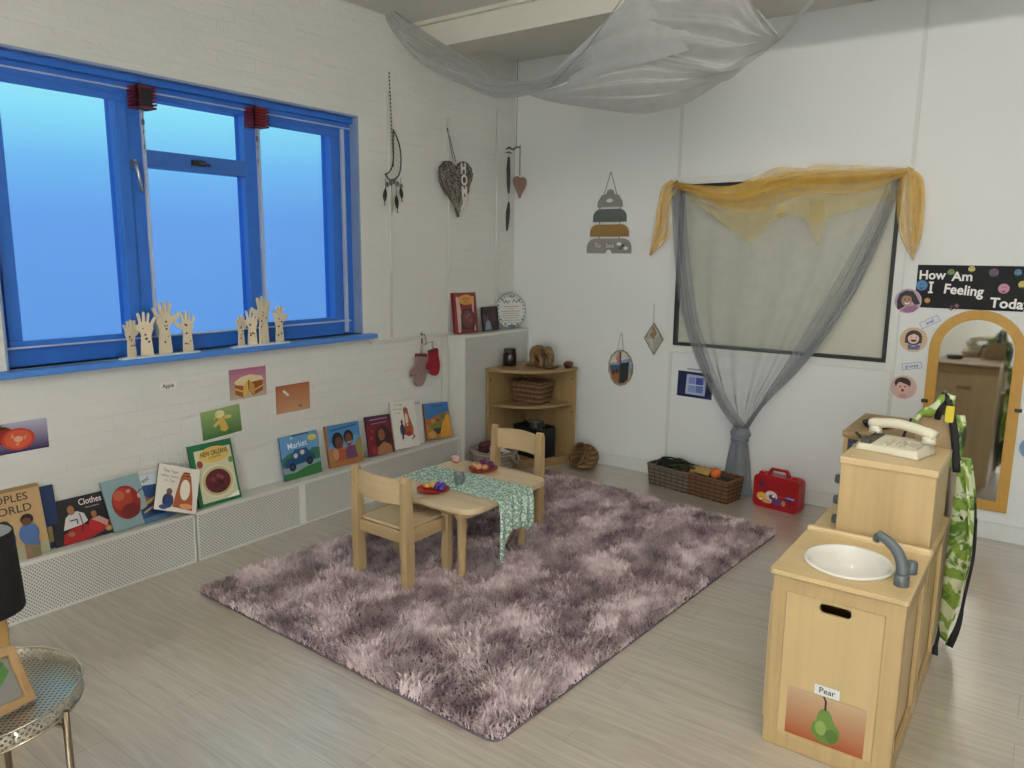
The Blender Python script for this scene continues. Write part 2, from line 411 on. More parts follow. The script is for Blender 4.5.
# ---- window_1 : blue steel and timber frame with blue filmed panes
wr = thing.__wrapped__ if hasattr(thing,'__wrapped__') else None
win = bpy.data.objects.new('window_1', None); COL.objects.link(win); win.location = (-.12,(OY0+OY1)/2,OZ0); struct(win)
def wpart(name, boxes, mat, bev=.003):
    b = MB(); b.M = Matrix.Translation((.12,-(OY0+OY1)/2,-OZ0))
    for q in boxes: b.box(*q)
    return b.build(name, mat, win, bev)
xo, xi = -.15, -.07
wpart('reveal', [((-.20,OY0,OZ1-.012),(-.0,OY1,OZ1)), ((-.20,OY1-.010,OZ0),(-.0,OY1,OZ1-.012)), ((-.20,OY0,OZ0),(-.0,OY0+.01,OZ1-.012))], M_bluegrey, .001)
wpart('window_frame', [((xo,OY0+.01,2.325),(xi,OY1-.01,OZ1-.012)), ((xo,OY0+.01,OZ0),(xi,OY1-.01,1.165)),
      ((xo,OY0+.01,1.165),(xi,-3.605,2.325)), ((xo,-3.125,1.165),(xi,-2.985,2.325)), ((xo,-2.425,1.165),(xi,-2.335,2.325)), ((xo,-1.825,1.165),(xi,OY1-.01,2.325)),
      ((xi,OY0+.01,2.385),(xi+.03,OY1-.01,2.418))], M_blue)
wpart('transom', [((xo,-2.985,2.005),(xi+.012,-2.425,2.085))], M_bluedk)
wpart('casement', [((xi,-3.66,2.29),(xi+.018,-3.07,2.325)),((xi,-3.66,1.165),(xi+.018,-3.07,1.20)),((xi,-3.66,1.20),(xi+.018,-3.605,2.29)),((xi,-3.125,1.20),(xi+.018,-3.07,2.29))], M_blue)
wpart('casement', [((xi,-2.334,2.29),(xi+.018,-1.79,2.325)),((xi,-2.334,1.165),(xi+.018,-1.79,1.20)),((xi,-1.83,1.20),(xi+.018,-1.775,2.29))], M_blue)
wpart('glazing_bead', [((xi+.001,OY0+.012,2.352),(xi+.006,OY1-.012,2.360)), ((xi+.001,-3.000,1.17),(xi+.016,-2.985,2.29)), ((xi,-2.350,1.17),(xi+.022,-2.335,2.29)),
      ((xi,-1.745,1.10),(xi+.02,-1.725,2.345)), ((xi,OY0+.012,1.168),(xi+.03,OY1-.06,1.176))], flat('#a9b6cf',.4,.1), .001)
def mat_film():
    m, t, bb = newmat('blue_film_glass'); out = t.nodes['Material Output']
    tr = N(t,'ShaderNodeBsdfTransparent'); tr.inputs[0].default_value = (.53,.775,.965,1)
    gl = N(t,'ShaderNodeBsdfGlossy'); gl.inputs[0].default_value = (1,1,1,1); gl.inputs[1].default_value = .15
    fr = N(t,'ShaderNodeFresnel'); fr.inputs[0].default_value = 1.45
    mx = N(t,'ShaderNodeMixShader'); t.links.new(math_(t,'MULTIPLY',fr.outputs[0],.5), mx.inputs[0]); t.links.new(tr.outputs[0], mx.inputs[1]); t.links.new(gl.outputs[0], mx.inputs[2])
    t.links.new(mx.outputs[0], out.inputs[0]); t.nodes.remove(bb); return m
M_film = mat_film()
for y0,y1,z0,z1 in ((-3.605,-3.125,1.165,2.325),(-2.985,-2.425,2.085,2.325),(-2.985,-2.425,1.165,2.005),(-2.335,-1.825,1.165,2.325)):
    wpart('glass_pane', [((-.115,y0,z0),(-.109,y1,z1))], M_film, 0)
wpart('window_sill', [((-.20,OY0,OZ0-.03),(.0,OY1,OZ0)),((.0005,-3.76,OZ0-.03),(.07,-1.585,OZ0))], flat('#4a80cc',.35,.1,scale=12), .006)
# handles
b = MB(); b.M = Matrix.Translation((.12,-(OY0+OY1)/2,-OZ0)); b.box((xi,-3.06,1.99),(xi+.03,-3.045,2.03)); b.tube([(xi+.03,-3.052,2.02),(xi+.045,-3.05,1.98),(xi+.045,-3.035,1.88)],.008,8)
b.build('window_handle', flat('#b7bcc2',.3,.05,metal=.8), win)
b = MB(); b.M = Matrix.Translation((.12,-(OY0+OY1)/2,-OZ0)); b.box((xi+.012,-2.75,2.03),(xi+.03,-2.68,2.06)); b.tube([(xi+.03,-2.72,2.05),(xi+.045,-2.66,2.035)],.006,6)
b.build('window_catch', flat('#3b3f44',.4,.05,metal=.6), win)
# ---- window_2 : black framed hatch with a pale blind behind its glass
hat = bpy.data.objects.new('window_2', None); COL.objects.link(hat); hat.location = (HX0,0,HZ0); struct(hat)
b = MB(); b.M = Matrix.Translation((-HX0,0,-HZ0)) @ BASE_B
b.plate([(HX0,HZ0),(HX1,HZ0),(HX1,HZ1),(HX0,HZ1)], -.04, .012, holes=[[(HX0+.022,HZ0+.022),(HX0+.022,HZ1-.022),(HX1-.022,HZ1-.022),(HX1-.022,HZ0+.022)]])
b.build('window_frame', flat('#101113',.45,.1), hat, .002)
def mat_blind():
    m, t, bb = newmat('pale_fabric_blind'); v = coords(t,'Object',(1,1,.4))
    t.links.new(mix(t, noise(t,v,6,4), lin('#b9b8a6'), lin('#c6c5b6')), bb.inputs['Base Color']); bb.inputs['Roughness'].default_value = .35
    bump(t, bb, noise(t,coords(t),60,2), .2, .002); return m
b = MB(); b.M = Matrix.Translation((-HX0,0,-HZ0)); b.box((HX0+.02,.03,HZ0+.02),(HX1-.02,.036,HZ1-.02)); b.build('blind_panel', mat_blind(), hat)

# ================================================================ mesh radiator covers
def cover(name, label, a, c, seams=()):
    o = thing(name, label, 'radiator cover', (a[0],(a[1]+c[1])/2,a[2]), group=None)
    T = Matrix.Translation((-a[0],-(a[1]+c[1])/2,-a[2])); x0,y0,z0 = a; x1,y1,z1 = c
    b = MB(); b.M = T; b.box((x0+.001,y0+.012,z0+.012),(x1-.004,y1-.012,z1-.02)); b.build('mesh_front', M_mesh, o)
    b = MB(); b.M = T
    b.box((x0,y0,z1-.02),(x1,y1,z1)); b.box((x1-.012,y0,z0),(x1,y1,z0+.014)); b.box((x0,y0,z0),(x1+.002,y0+.014,z1-.02)); b.box((x0,y1-.014,z0),(x1+.002,y1,z1-.02))
    b.build('casing', M_trimw, o, .003)
    if seams:
        b = MB(); b.M = T
        for s_ in seams: b.box((x1-.004,s_-.022,z0+.014),(x1+.001,s_+.022,z1-.02))
        b.build('patch_strip', flat('#dad9d2',.6,.05), o)
    return o
cover('radiator_cover','low white perforated metal radiator cover nearest the camera, under the clothes and apple books',(.004,-5.2,0),(.128,-2.962,.266))
cover('radiator_cover','low white perforated metal radiator cover running behind the toddler table to the corner',(.004,-2.955,0),(.128,-.832,.266),seams=(-2.28,))
cover('tall_radiator_cover','tall white perforated radiator cover in the room corner beside the corner shelf',(.004,-.822,0),(.160,-.002,1.012))

# ================================================================ books
W_pages = flat('#e6e1d2',.8,.04)
def book(label, w, h, t, yc, shapes, cover='#888888', zbase=.266, lean=.22, roll=0, yw=0, xoff=.004, group='picture books displayed along the window wall', spine=None):
    R = Matrix.Rotation(yw,4,'Z') @ BASE_L @ Matrix.Rotation(-lean,4,'X') @ Matrix.Rotation(roll,4,'Z')
    cs = [R @ Vector((sx*w/2, y_, z_)) for sx in (-1,1) for y_ in (0,h) for z_ in (0,t)]
    M = Matrix.Translation((xoff-min(c.x for c in cs), yc, zbase-min(c.z for c in cs)+.0005)) @ R
    o = thing('picture_book', label, 'book', M=M, group=group)
    c = .0022
    b = MB(); b.box((-w/2,0,t-c),(w/2,h,t)); b.box((-w/2,0,0),(w/2,h,c)); b.box((-w/2,0,c),(-w/2+c,h,t-c))
    b.build('cover', flat(spine or cover,.35,.05), o)
    bx('pages', (-w/2+c,.003,c),(w/2-.004,h-.003,t-c), W_pages, o)
    art(o, w, h, shapes, z0=t+.0001, name='cover_print')
    return o
def text(s_, x, y, sz, col, st=1, rot=0, bold=0): return ('t', s_, x, y, sz, st, rot, bold, col)
SK, SK2, HR = '#6b3f2a', '#9a6644', '#191312'
def figure(x, y, s, body, skin=SK, hair=HR):
    return [('e',x,y,.13*s,.19*s,body), ('e',x,y+.24*s,.075*s,.085*s,hair), ('e',x,y+.22*s,.058*s,.065*s,skin)]
def kid(x, y, s, body, legs, skin=SK):
    return [('p',[(x-.10*s,y-.32*s),(x+.12*s,y-.30*s),(x+.13*s,y),(x-.10*s,y)],legs),('e',x,y+.08*s,.15*s,.17*s,body),('l',[(x-.12*s,y+.1*s),(x+.02*s,y-.08*s),(x+.12*s,y-.1*s)],.05*s,body),
            ('e',x,y+.31*s,.095*s,.085*s,HR),('e',x-.01*s,y+.275*s,.07*s,.06*s,skin)]
book('tan hardback with three seated figures under large dark title lettering, leftmost book on the ledge', .30,.312,.022,-3.785,
     [('r',0,0,1,1,'#b6966a'),('p',[(0,0),(1,0),(1,.16),(0,.20)],'#a3a183'),('r',0,.95,1,1,'#8d6f49'),text('PEOPLES',.53,.85,.155,'#3c2c1e',1.0,.0,.008),text('WORLD',.55,.69,.155,'#3c2c1e',1.05,0,.008)]
     + kid(.16,.22,.85,'#3f5b7c','#2b3644') + kid(.46,.24,.85,'#3d5f90','#2f3b49') + kid(.76,.25,.9,'#47689a','#8c6a52') + [('e',.8,.07,.06,.05,'#6c6f49'),('e',.3,.08,.05,.04,'#777a50')], '#a88a5c')
book('dark blue spined book mostly hidden behind the tan book of seated figures', .20,.285,.012,-3.672,[('r',0,0,1,1,'#22365c'),('r',.75,.1,1,.35,'#8c7a4a')],'#22365c',lean=.16)
book('black picture book titled Clothes showing a child and red cloth', .255,.205,.012,-3.475,
     [('r',0,0,1,1,'#17191b'),('p',[(.12,0),(.55,0),(1,.16),(.98,.3),(.75,.42),(.62,.30),(.52,.36),(.3,.32),(.16,.22)],'#a3131c'),('e',.72,.30,.12,.16,'#b01822'),
      ('p',[(.17,.32),(.50,.36),(.60,.42),(.56,.6),(.45,.68),(.34,.68),(.24,.58)],'#c9c6c4'),('e',.35,.76,.085,.13,HR),('e',.35,.74,.06,.10,SK2),('l',[(.3,.5),(.42,.5),(.42,.4)],.03,'#43495a'),
      ('e',.72,.55,.075,.10,HR),('e',.72,.53,.05,.08,SK2),('p',[(.66,.42),(.8,.46),(.95,.30),(.9,.18),(.8,.30)],'#b98f84'),('e',.28,.2,.06,.05,SK2),('l',[(.48,.62),(.5,.35),(.46,.2)],.02,'#0f0f12'),('e',.93,.12,.06,.06,'#b79b5c'),
      text('Clothes',.70,.855,.20,'#eddcdd',.80,.0,.012),text('and costumes',.72,.72,.055,'#d9c6c6')], '#101114', lean=.30)
book('grey-blue hardback with one big red apple on its cover', .185,.25,.010,-3.262,
     [('r',0,0,1,1,'#86a0a5'),('e',.5,.50,.37,.33,'#8c2118'),('e',.42,.58,.26,.22,'#a5341f'),('e',.36,.66,.15,.10,'#bb5a38'),('e',.62,.70,.06,.04,'#c7806d'),('e',.55,.32,.25,.14,'#701811'),('l',[(.82,.60),(.92,.66),(.99,.66)],.02,'#3d2a1c'),('e',.84,.56,.03,.05,'#d9a58c')], '#5f7f85', lean=.33, roll=.05, group=None)
book('white edged book titled bread with a blue painting, half under the next book', .185,.235,.010,-3.115,
     [('r',0,0,1,1,'#c9d2d8'),('p',[(.0,.0),(1,.0),(1,.72),(.18,.80),(.0,.58)],'#2a4878'),('p',[(.05,.62),(.2,.58),(.42,.44),(.3,.36),(.06,.52)],'#8c5231'),('l',[(.08,.38),(.55,.52)],.05,'#b79a63'),('l',[(.06,.30),(.5,.42)],.035,'#2a221b'),('l',[(.08,.24),(.45,.34)],.035,'#c7a067'),
      ('r',0,0,1,.12,'#4b6f92'),text('bread',.28,.885,.13,'#2d3e50',.9,.30,.005)], '#d6d9da', lean=.36, roll=.05)
book('white square-tilted picture book with an orange striped animal, resting on the bread book', .215,.235,.010,-3.075,
     [('r',0,0,1,1,'#ddd8cc'),('p',[(.42,.10),(.90,.06),(.88,.36),(.80,.80),(.74,.90),(.60,.88),(.55,.78),(.47,.40)],'#a4562c'),('e',.68,.50,.12,.23,'#e3dccd'),('e',.67,.83,.09,.07,'#b0622f'),('l',[(.60,.80),(.76,.82)],.02,'#5c2c18'),('l',[(.60,.86),(.76,.88)],.02,'#5c2c18'),
      ('e',.30,.22,.13,.16,'#2f4170'),('e',.31,.42,.07,.07,'#7c4a33'),('e',.74,.14,.16,.06,'#d79669'),('e',.20,.07,.10,.05,'#35507f'),text('The Tiger',.30,.86,.085,'#6c6a62'),text('Who Came',.28,.75,.08,'#6c6a62'),text('to Tea',.28,.65,.08,'#6c6a62')], '#5b4634', lean=.42, roll=-.40, xoff=.030)
book('tall green cookbook with a yellow oval title and a dish of dark red beans', .248,.330,.020,-2.79,
     [('r',0,0,1,1,'#1c6a43'),('r',.09,.05,.95,.90,'#c9c8a6'),('e',.52,.36,.40,.27,'#d5cfb0'),('e',.52,.36,.36,.235,'#c0ad7e'),('e',.52,.36,.30,.195,'#5a2026'),('e',.42,.40,.06,.04,'#7b3038'),('e',.58,.33,.07,.045,'#3e1116'),('e',.55,.44,.06,.035,'#83404a'),('e',.45,.29,.05,.03,'#40151b'),('e',.62,.40,.04,.03,'#8d4850'),
      ('e',.17,.68,.07,.06,'#9c4a4a'),('e',.9,.66,.06,.05,'#6f8a4a'),('e',.54,.80,.36,.13,'#d6b35f'),text('NEW ORLEANS',.54,.825,.105,'#1f3320',.66,.04,.02),text('COOKING',.54,.755,.045,'#3b3a22',1,.04,.005),
      ('p',[(.62,.05),(.95,.05),(.95,.13)],'#efe9dc')], '#1c6a43', lean=.24, roll=0)
book('picture book titled Market with a blue car driving through green hills', .278,.262,.010,-2.205,
     [('r',0,0,1,1,'#5f93c0'),('p',[(0,0),(1,0),(1,.25),(.6,.22),(.3,.14),(0,.16)],'#35703c'),('p',[(0,.16),(.3,.14),(.6,.22),(1,.27),(1,.36),(0,.3)],'#8aa0a5'),('p',[(0,.3),(1,.34),(1,.60),(.8,.62),(.6,.5),(.35,.62),(.15,.58),(0,.5)],'#2f6b4b'),
      ('p',[(.06,.28),(.86,.36),(.86,.48),(.74,.52),(.66,.66),(.34,.66),(.26,.50),(.08,.46)],'#1c4777'),('p',[(.32,.50),(.66,.52),(.61,.63),(.37,.63)],'#26588c'),('e',.24,.28,.09,.095,'#141b28'),('e',.24,.28,.045,.047,'#2a3a52'),('e',.70,.34,.09,.095,'#141b28'),('e',.70,.34,.045,.047,'#2a3a52'),
      ('e',.35,.52,.055,.055,'#d8c7b4'),('e',.53,.57,.055,.055,'#d8c7b4'),('e',.83,.86,.12,.07,'#cfc25a'),('r',.3,.965,.75,.995,'#28415c'),text('to',.30,.94,.09,'#e9eef2',1,.0,.004),text('Market',.42,.765,.20,'#e6eef4',.95,.04,.004)], '#2c5f93', lean=.16)
book('hardback with two smiling children against a blue sky', .270,.262,.022,-1.882,
     [('r',0,0,1,1,'#a8743f'),('r',.03,.55,1,1,'#3d7fb3'),('p',[(.03,.55),(.3,.72),(.7,.7),(1,.66),(1,.45),(0,.45)],'#5a8fbd'),('e',.30,.62,.17,.20,'#1c1514'),('e',.33,.55,.11,.16,'#6a3a2c'),('e',.63,.66,.15,.17,'#191413'),('e',.63,.60,.10,.15,'#7a4733'),
      ('p',[(.14,.12),(.52,.10),(.5,.36),(.36,.44),(.2,.40)],'#a8502f'),('p',[(.5,.12),(.85,.14),(.8,.42),(.6,.46),(.48,.36)],'#6c3f63'),('e',.2,.3,.08,.14,'#b98a78'),('p',[(.82,.2),(1,.25),(1,.60),(.9,.62),(.8,.45)],'#8f8445'),('l',[(.57,.54),(.63,.52),(.69,.55)],.02,'#d9c7b6'),('e',.59,.62,.012,.015,'#0c0a0a'),('e',.67,.63,.012,.015,'#0c0a0a'),
      ('l',[(.12,.88),(.9,.93)],.03,'#22466b'),('r',0,0,1,.13,'#a26d3a')], '#9b6b3a', lean=.20, roll=-.03)
book('dark red book with a long-haired woman on its cover', .225,.262,.012,-1.575,
     [('r',0,0,1,1,'#6e1622'),('r',0,.82,1,1,'#45203f'),('e',.62,.40,.32,.34,'#2b1310'),('e',.56,.50,.13,.15,'#8f5842'),('e',.50,.53,.016,.018,'#160a08'),('e',.60,.53,.016,.018,'#160a08'),('l',[(.51,.43),(.58,.43)],.018,'#7a2420'),
      ('p',[(.30,0),(.95,0),(.88,.22),(.62,.32),(.36,.2)],'#9c6a48'),('e',.2,.15,.08,.1,'#8a2a2c'),('l',[(.15,.9),(.85,.92)],.025,'#b98a9a'),('l',[(.2,.80),(.8,.82)],.018,'#c07880'),('e',.14,.45,.05,.05,'#a8323a'),('e',.2,.62,.05,.04,'#8f2630')], '#4a0f18', lean=.22, roll=-.06)
book('white picture book with an orange striped animal, standing nearest the corner', .235,.325,.010,-1.345,
     [('r',0,0,1,1,'#d9d6cc'),('p',[(.42,.28),(.78,.26),(.82,.40),(.70,.66),(.66,.84),(.55,.88),(.48,.82),(.50,.60)],'#a5552f'),('e',.58,.60,.06,.14,'#d9c9b4'),('l',[(.48,.80),(.66,.82)],.015,'#5c2c18'),('l',[(.5,.42),(.76,.44)],.015,'#5c2c18'),('l',[(.5,.50),(.74,.52)],.015,'#5c2c18'),
      ('e',.36,.40,.10,.12,'#2a2d44'),('e',.36,.56,.05,.05,'#7c4a33'),('p',[(.30,.20),(.36,.20),(.40,.34),(.32,.34)],'#30304a'),('l',[(.7,.3),(.82,.22),(.7,.18)],.03,'#8f4a2a'),('e',.60,.30,.12,.06,'#a5302a'),text('The Tiger',.30,.93,.062,'#66645c',1,.0,.002),text('Who Came',.24,.84,.055,'#66645c',1,.0,.002),text('to Tea',.22,.76,.055,'#66645c',1,.0,.002)], '#cfccc2', lean=.24, roll=-.07)
book('plain pale grey book standing half hidden behind the white book near the corner', .21,.310,.010,-1.245,[('r',0,0,1,1,'#cfcfc9'),('r',.1,.9,.9,.96,'#a9a9a2')],'#c9c9c3',lean=.14, roll=-.04)
book('blue and gold book of food on a tray, last before the tall cover', .255,.258,.016,-1.005,
     [('r',0,0,1,1,'#b5782e'),('r',0,.55,1,1,'#2a6ba6'),('p',[(0,.52),(.3,.60),(.65,.68),(1,.72),(1,.5),(0,.4)],'#a9602f'),('e',.3,.50,.1,.05,'#c98a4a'),('e',.5,.50,.12,.05,'#56702f'),('e',.75,.60,.14,.09,'#4d6b33'),('p',[(.08,.40),(.85,.46),(.75,.32),(.5,.25),(.2,.28)],'#6d7a35'),('p',[(.25,.28),(.6,.28),(.5,.12),(.36,.12)],'#33281a'),
      ('p',[(.5,0),(1,0),(1,.6),(.86,.64),(.66,.4)],'#d79a2e'),('e',.2,.12,.16,.10,'#c7a05a'),('l',[(.75,.1),(.8,.5)],.02,'#a5701e'),('l',[(.62,.08),(.7,.35)],.02,'#a5701e'),('l',[(.3,.9),(.75,.92)],.05,'#1e4f86')], '#a5552a', lean=.24, roll=-.08)
book('red Indian cookbook standing on the tall corner cover', .262,.300,.022,-.668,
     [('r',0,0,1,1,'#7d1f26'),('p',[(.12,.02),(.22,.02),(.30,.5),(.22,.9),(.10,.9)],'#c9a9a0'),('p',[(.84,.04),(.9,.04),(.86,.5),(.90,.9),(.78,.9),(.80,.5)],'#c9a9a0'),('e',.55,.82,.34,.13,'#cf9a4a'),text('INDIAN',.55,.845,.10,'#7a2218',.85,0,.008),text('COOKING',.55,.77,.05,'#7a2218',.9),('p',[(.3,.08),(.8,.08),(.88,.22),(.88,.45),(.72,.6),(.4,.6),(.26,.45),(.25,.2)],'#2d1a1a'),('e',.57,.34,.26,.22,'#6a2f2e'),('e',.50,.40,.08,.05,'#8c4a3c'),('e',.65,.30,.08,.05,'#8c4a3c'),('e',.6,.44,.05,.03,'#a05c40')], '#7d1f26', zbase=1.012, lean=.12, roll=-.02, group=None)
o = thing('photo_frame','small dark framed photograph of two people between the Indian cookbook and the round plaque','picture frame', M=Matrix.Translation((.062,-.39,1.014)) @ BASE_L @ Matrix.Rotation(-.1,4,'X'))
b = MB(); b.plate([(-.10,0),(.10,0),(.10,.185),(-.10,.185)],0,.012,holes=[[(-.092,.008),(-.092,.177),(.092,.177),(.092,.008)]]); b.build('frame', flat('#241a1a',.4,.1), o)
bx('back_board',(-.092,.008,.001),(.092,.177,.006), flat('#2d2222',.7), o)
art(o,.184,.169,[('r',0,0,1,1,'#2c2022'),('e',.22,.55,.16,.30,'#5b3a35'),('e',.75,.55,.18,.32,'#3f2a2c'),('p',[(.12,0),(.6,0),(.5,.35),(.35,.45),(.2,.3)],'#7f8ea0'),('e',.26,.78,.14,.14,'#1a1012'),('p',[(.6,0),(1,0),(1,.3),(.8,.4)],'#231a20')],z0=.0145-.008,name='photograph').location = (0,.008,0)
# round plaque
o = thing('round_plaque','round white wooden plaque with printed lines and blue leaf border on the tall corner cover','plaque', M=Matrix.Translation((.075,-.135,1.014)) @ Matrix.Rotation(-.45,4,'Z') @ BASE_L @ Matrix.Rotation(-.10,4,'X'))
b = MB(); b.plate(circ(0,.14,.14,n=48),0,.010); b.build('board', flat('#8b9698',.6,.1), o)
sh = [('e',.5,.5,.475,.475,'#d3d5cd')]
for k in range(26):
    a_ = 2*PI*k/26+.1; sh.append(('e',.5+.43*math.cos(a_),.5+.43*math.sin(a_),.035+.015*(k%3==0),.022+.012*(k%2),['#7d9296','#97a6a4','#6d8186'][k%3]))
sh += [('p',[(.36,.05),(.5,.14),(.64,.05),(.5,.02)],'#5e7982')]
sh += [('l',[(.24,.80),(.28,.72),(.34,.80),(.38,.72),(.46,.78)],.022,'#4d5a55'),('l',[(.55,.74),(.6,.82),(.68,.73),(.74,.82),(.78,.74)],.022,'#4d5a55'),('l',[(.45,.88),(.5,.92),(.56,.87)],.025,'#4d5a55')]
for k in range(8):
    y_ = .62-.065*k; hw = [.30,.10,.33,.28,.32,.26,.33,.24][k]; sh.append(('l',[(.5-hw,y_),(.5+hw*.8,y_)],.014,['#a5605c','#7f8c88'][k%2]))
art(o,.28,.28,sh,z0=.010,name='face_print')

# ================================================================ picture cards on the window wall
def card(label, w, h, y, z, rot, mat, shapes, cat='picture card', group='food picture cards on the window wall'):
    o = thing('picture_card', label, cat, M=on_left(y,z,.0025,rot), group=group)
    bx('card', (-w/2,0,0),(w/2,h,.0012), mat, o); art(o,w,h,shapes,z0=.0014,name='card_print'); return o
card('purple picture card of a whole and a cut tomato',.30,.135,-3.715,.722,.0,gradient('#2a1a52','#a9a6b8'),
     [('e',.38,.62,.17,.30,'#8c1d1a'),('e',.60,.44,.22,.36,'#b83a26'),('e',.60,.44,.18,.30,'#c9573c'),('e',.60,.44,.06,.10,'#d9a27c'),('p',[(.5,.5),(.56,.48),(.52,.66)],'#d98e5c'),('p',[(.66,.5),(.72,.55),(.68,.38)],'#d98e5c'),('p',[(.55,.3),(.62,.34),(.58,.2)],'#d98e5c'),('l',[(.36,.80),(.40,.98)],.03,'#22341c'),('l',[(.28,.82),(.46,.84)],.05,'#22341c')],group=None)
card('pink-topped picture card of a layer cake with a slice cut out',.235,.168,-2.522,.793,.0,gradient('#b9a48c','#a35a80'),
     [('p',[(.14,.18),(.14,.55),(.5,.75),(.9,.55),(.9,.2),(.62,.05),(.5,.28),(.36,.02)],'#8a4a22'),('p',[(.12,.58),(.3,.72),(.55,.78),(.88,.68),(.92,.55),(.56,.52),(.52,.62),(.40,.42),(.16,.48)],'#d8c398'),('p',[(.48,.58),(.50,.22),(.34,.02),(.36,.40)],'#d3a757'),('p',[(.52,.58),(.52,.24),(.66,.06),(.66,.42)],'#c39044'),('l',[(.14,.36),(.36,.22)],.06,'#cda25a'),('l',[(.66,.24),(.9,.36)],.06,'#cda25a')])
card('orange picture card of a white handled spreader',.242,.165,-2.222,.665,.0,gradient('#bd8e6a','#9c5a36'),
     [('l',[(.22,.80),(.36,.62)],.09,'#d9d2c8'),('l',[(.36,.62),(.66,.24)],.025,'#8f8a80'),('e',.70,.18,.06,.05,'#6f6a60')])
card('green picture card of a half peeled banana',.238,.155,-2.695,.607,.06,gradient('#3f6a38','#8fa66a'),
     [('p',[(.46,.2),(.56,.14),(.66,.22),(.60,.5),(.5,.75),(.42,.7),(.44,.45)],'#c9a44c'),('p',[(.44,.6),(.28,.46),(.32,.36),(.48,.5)],'#cdb06a'),('p',[(.56,.6),(.74,.58),(.76,.68),(.6,.72)],'#cdb06a'),('e',.47,.80,.12,.14,'#d9cc9a'),('l',[(.4,.84),(.32,.66)],.04,'#cdb06a')])
card('tiny white word label reading Apple under the window sill',.088,.036,-2.988,.905,.0,flat('#dcdad0',.6),[text('Apple',.5,.5,.85,'#1d1d1f',.85,0,.015)],cat='label',group=None)
# ================================================================ window ornaments
def bamboo(label, y, striped):
    o = thing('hanging_ornament', label, 'ornament', (-.03,y,2.262), group=None)
    b = MB(); red = flat('#7c1522',.5,.15); dk = flat('#15131c',.6,.1)
    b.mat(dk).box((-.035,-.035,.006),(.035,.035,.10))
    b.mat(red)
    for k in range(7):
        z_ = .004+.0155*k; r_ = .047+.003*(k%2)
        b.box((-r_,-r_,z_),(r_,-r_+.012,z_+.008)); b.box((-r_,r_-.012,z_),(r_,r_,z_+.008)); b.box((-r_,-r_,z_),(-r_+.012,r_,z_+.008))
        if striped or k in (0,6): b.box((r_-.012,-r_,z_),(r_,r_,z_+.008))
        else: b.box((r_-.012,-r_,z_),(r_,-r_+.02,z_+.008))
    b.build('slatted_box', red, o)
    b = MB(); b.tube([(0,.0,.10),(0,0,.14)],.002,5); b.tube([(0,.0,.006),(0,.0,-.20)],.0012,5); b.ell((0,0,-.055),(.008,.008,.016),8,6); b.ell((0,0,-.10),(.004,.004,.008),8,6); b.ell((0,0,-.17),(.0035,.0035,.016),8,6)
    b.build('bead_string', flat('#53545c',.4,.1), o)
bamboo('dark and red slatted box ornament hanging on the wide window post',-3.005,False)
bamboo('bright red striped slatted box ornament hanging on the right window post',-2.368,True)
def hand_pts(s, spread=.0):
    """outline of a forearm with an open five-fingered hand, wrist up, height s"""
    P_ = [(-.16,0),(.16,0),(.14,.25),(.115,.45),(.15,.55)]
    fing = [(.24,.60,.40,.70,.36,.80),(.10,.72,.20,.98,.13,.99),(.03,.74,.05,1.0,-.03,1.0),(-.05,.73,-.12,.98,-.18,.96),(-.13,.70,-.27,.88,-.31,.84)]
    pts = list(P_)
    pts += [(.23,.58),(.37,.68),(.39,.76),(.36,.78),(.30,.74),(.19,.70)]
    pts += [(.155,.74),(.20,.93),(.19,.97),(.15,.97),(.125,.93),(.09,.76)]
    pts += [(.07,.76),(.055,.98),(.03,1.0),(.0,.98),(.005,.77)]
    pts += [(-.02,.77),(-.07,.96),(-.10,.97),(-.12,.94),(-.085,.74)]
    pts += [(-.12,.73),(-.22,.88),(-.26,.88),(-.265,.85),(-.18,.68)]
    pts += [(-.19,.60),(-.15,.52),(-.12,.44),(-.14,.25)]
    return [(x*s*.86,y*s) for x,y in pts]
W_hand = wood('#d8c9ac',2,.9)
def hands(label, ycen, spec, dots):
    o = thing('wooden_hands_ornament', label, 'ornament', M=Matrix.Translation((.035,ycen,OZ0)) @ BASE_L)
    L = (spec[-1][0]-spec[0][0])/2
    b = MB(); b.plate(rrect(spec[0][0]-.06,-.022,spec[-1][0]+.06,.022,.01),0,.008); b.M = Matrix()
    bo = b.build('base', flat('#c9d2e0',.35,.04), o); bo.matrix_local = Matrix.Rotation(-PI/2,4,'X')
    rnd = random.Random(dots)
    for i,(x_,h_,tw,fl) in enumerate(spec):
        b = MB(); pts = hand_pts(h_)
        if fl: pts = [(-x,y) for x,y in pts][::-1]
        b.plate(pts,-.006,.006)
        hd = b.build('carved_hand', W_hand, o, .0015, M=Matrix.Translation((x_,.008,0)) @ Matrix.Rotation(tw,4,'Y'))
        b = MB()
        for k in range(6):
            y_ = h_*(.18+.5*rnd.random()); r_ = rnd.uniform(.003,.006); xx = rnd.uniform(-.08,.08)*h_
            b.mat(flat(rnd.choice(['#4b2a2a','#27442c','#2a2438','#7c3b2c']),.4)); b.plate(circ(xx,y_,r_,n=10),.006,.0072)
        b.build('painted_dots', None, hd)
hands('set of four wooden hand cut-outs on a strip at the wide post of the window',-3.05,[(-.125,.18,.3,0),(-.05,.215,-.3,1),(.045,.262,.1,0),(.165,.205,.0,1)],3)
hands('set of four wooden hand cut-outs on a strip at the right post of the window',-2.458,[(-.115,.165,.3,0),(-.045,.195,-.3,1),(.03,.265,.2,1),(.135,.205,.1,0)],5)

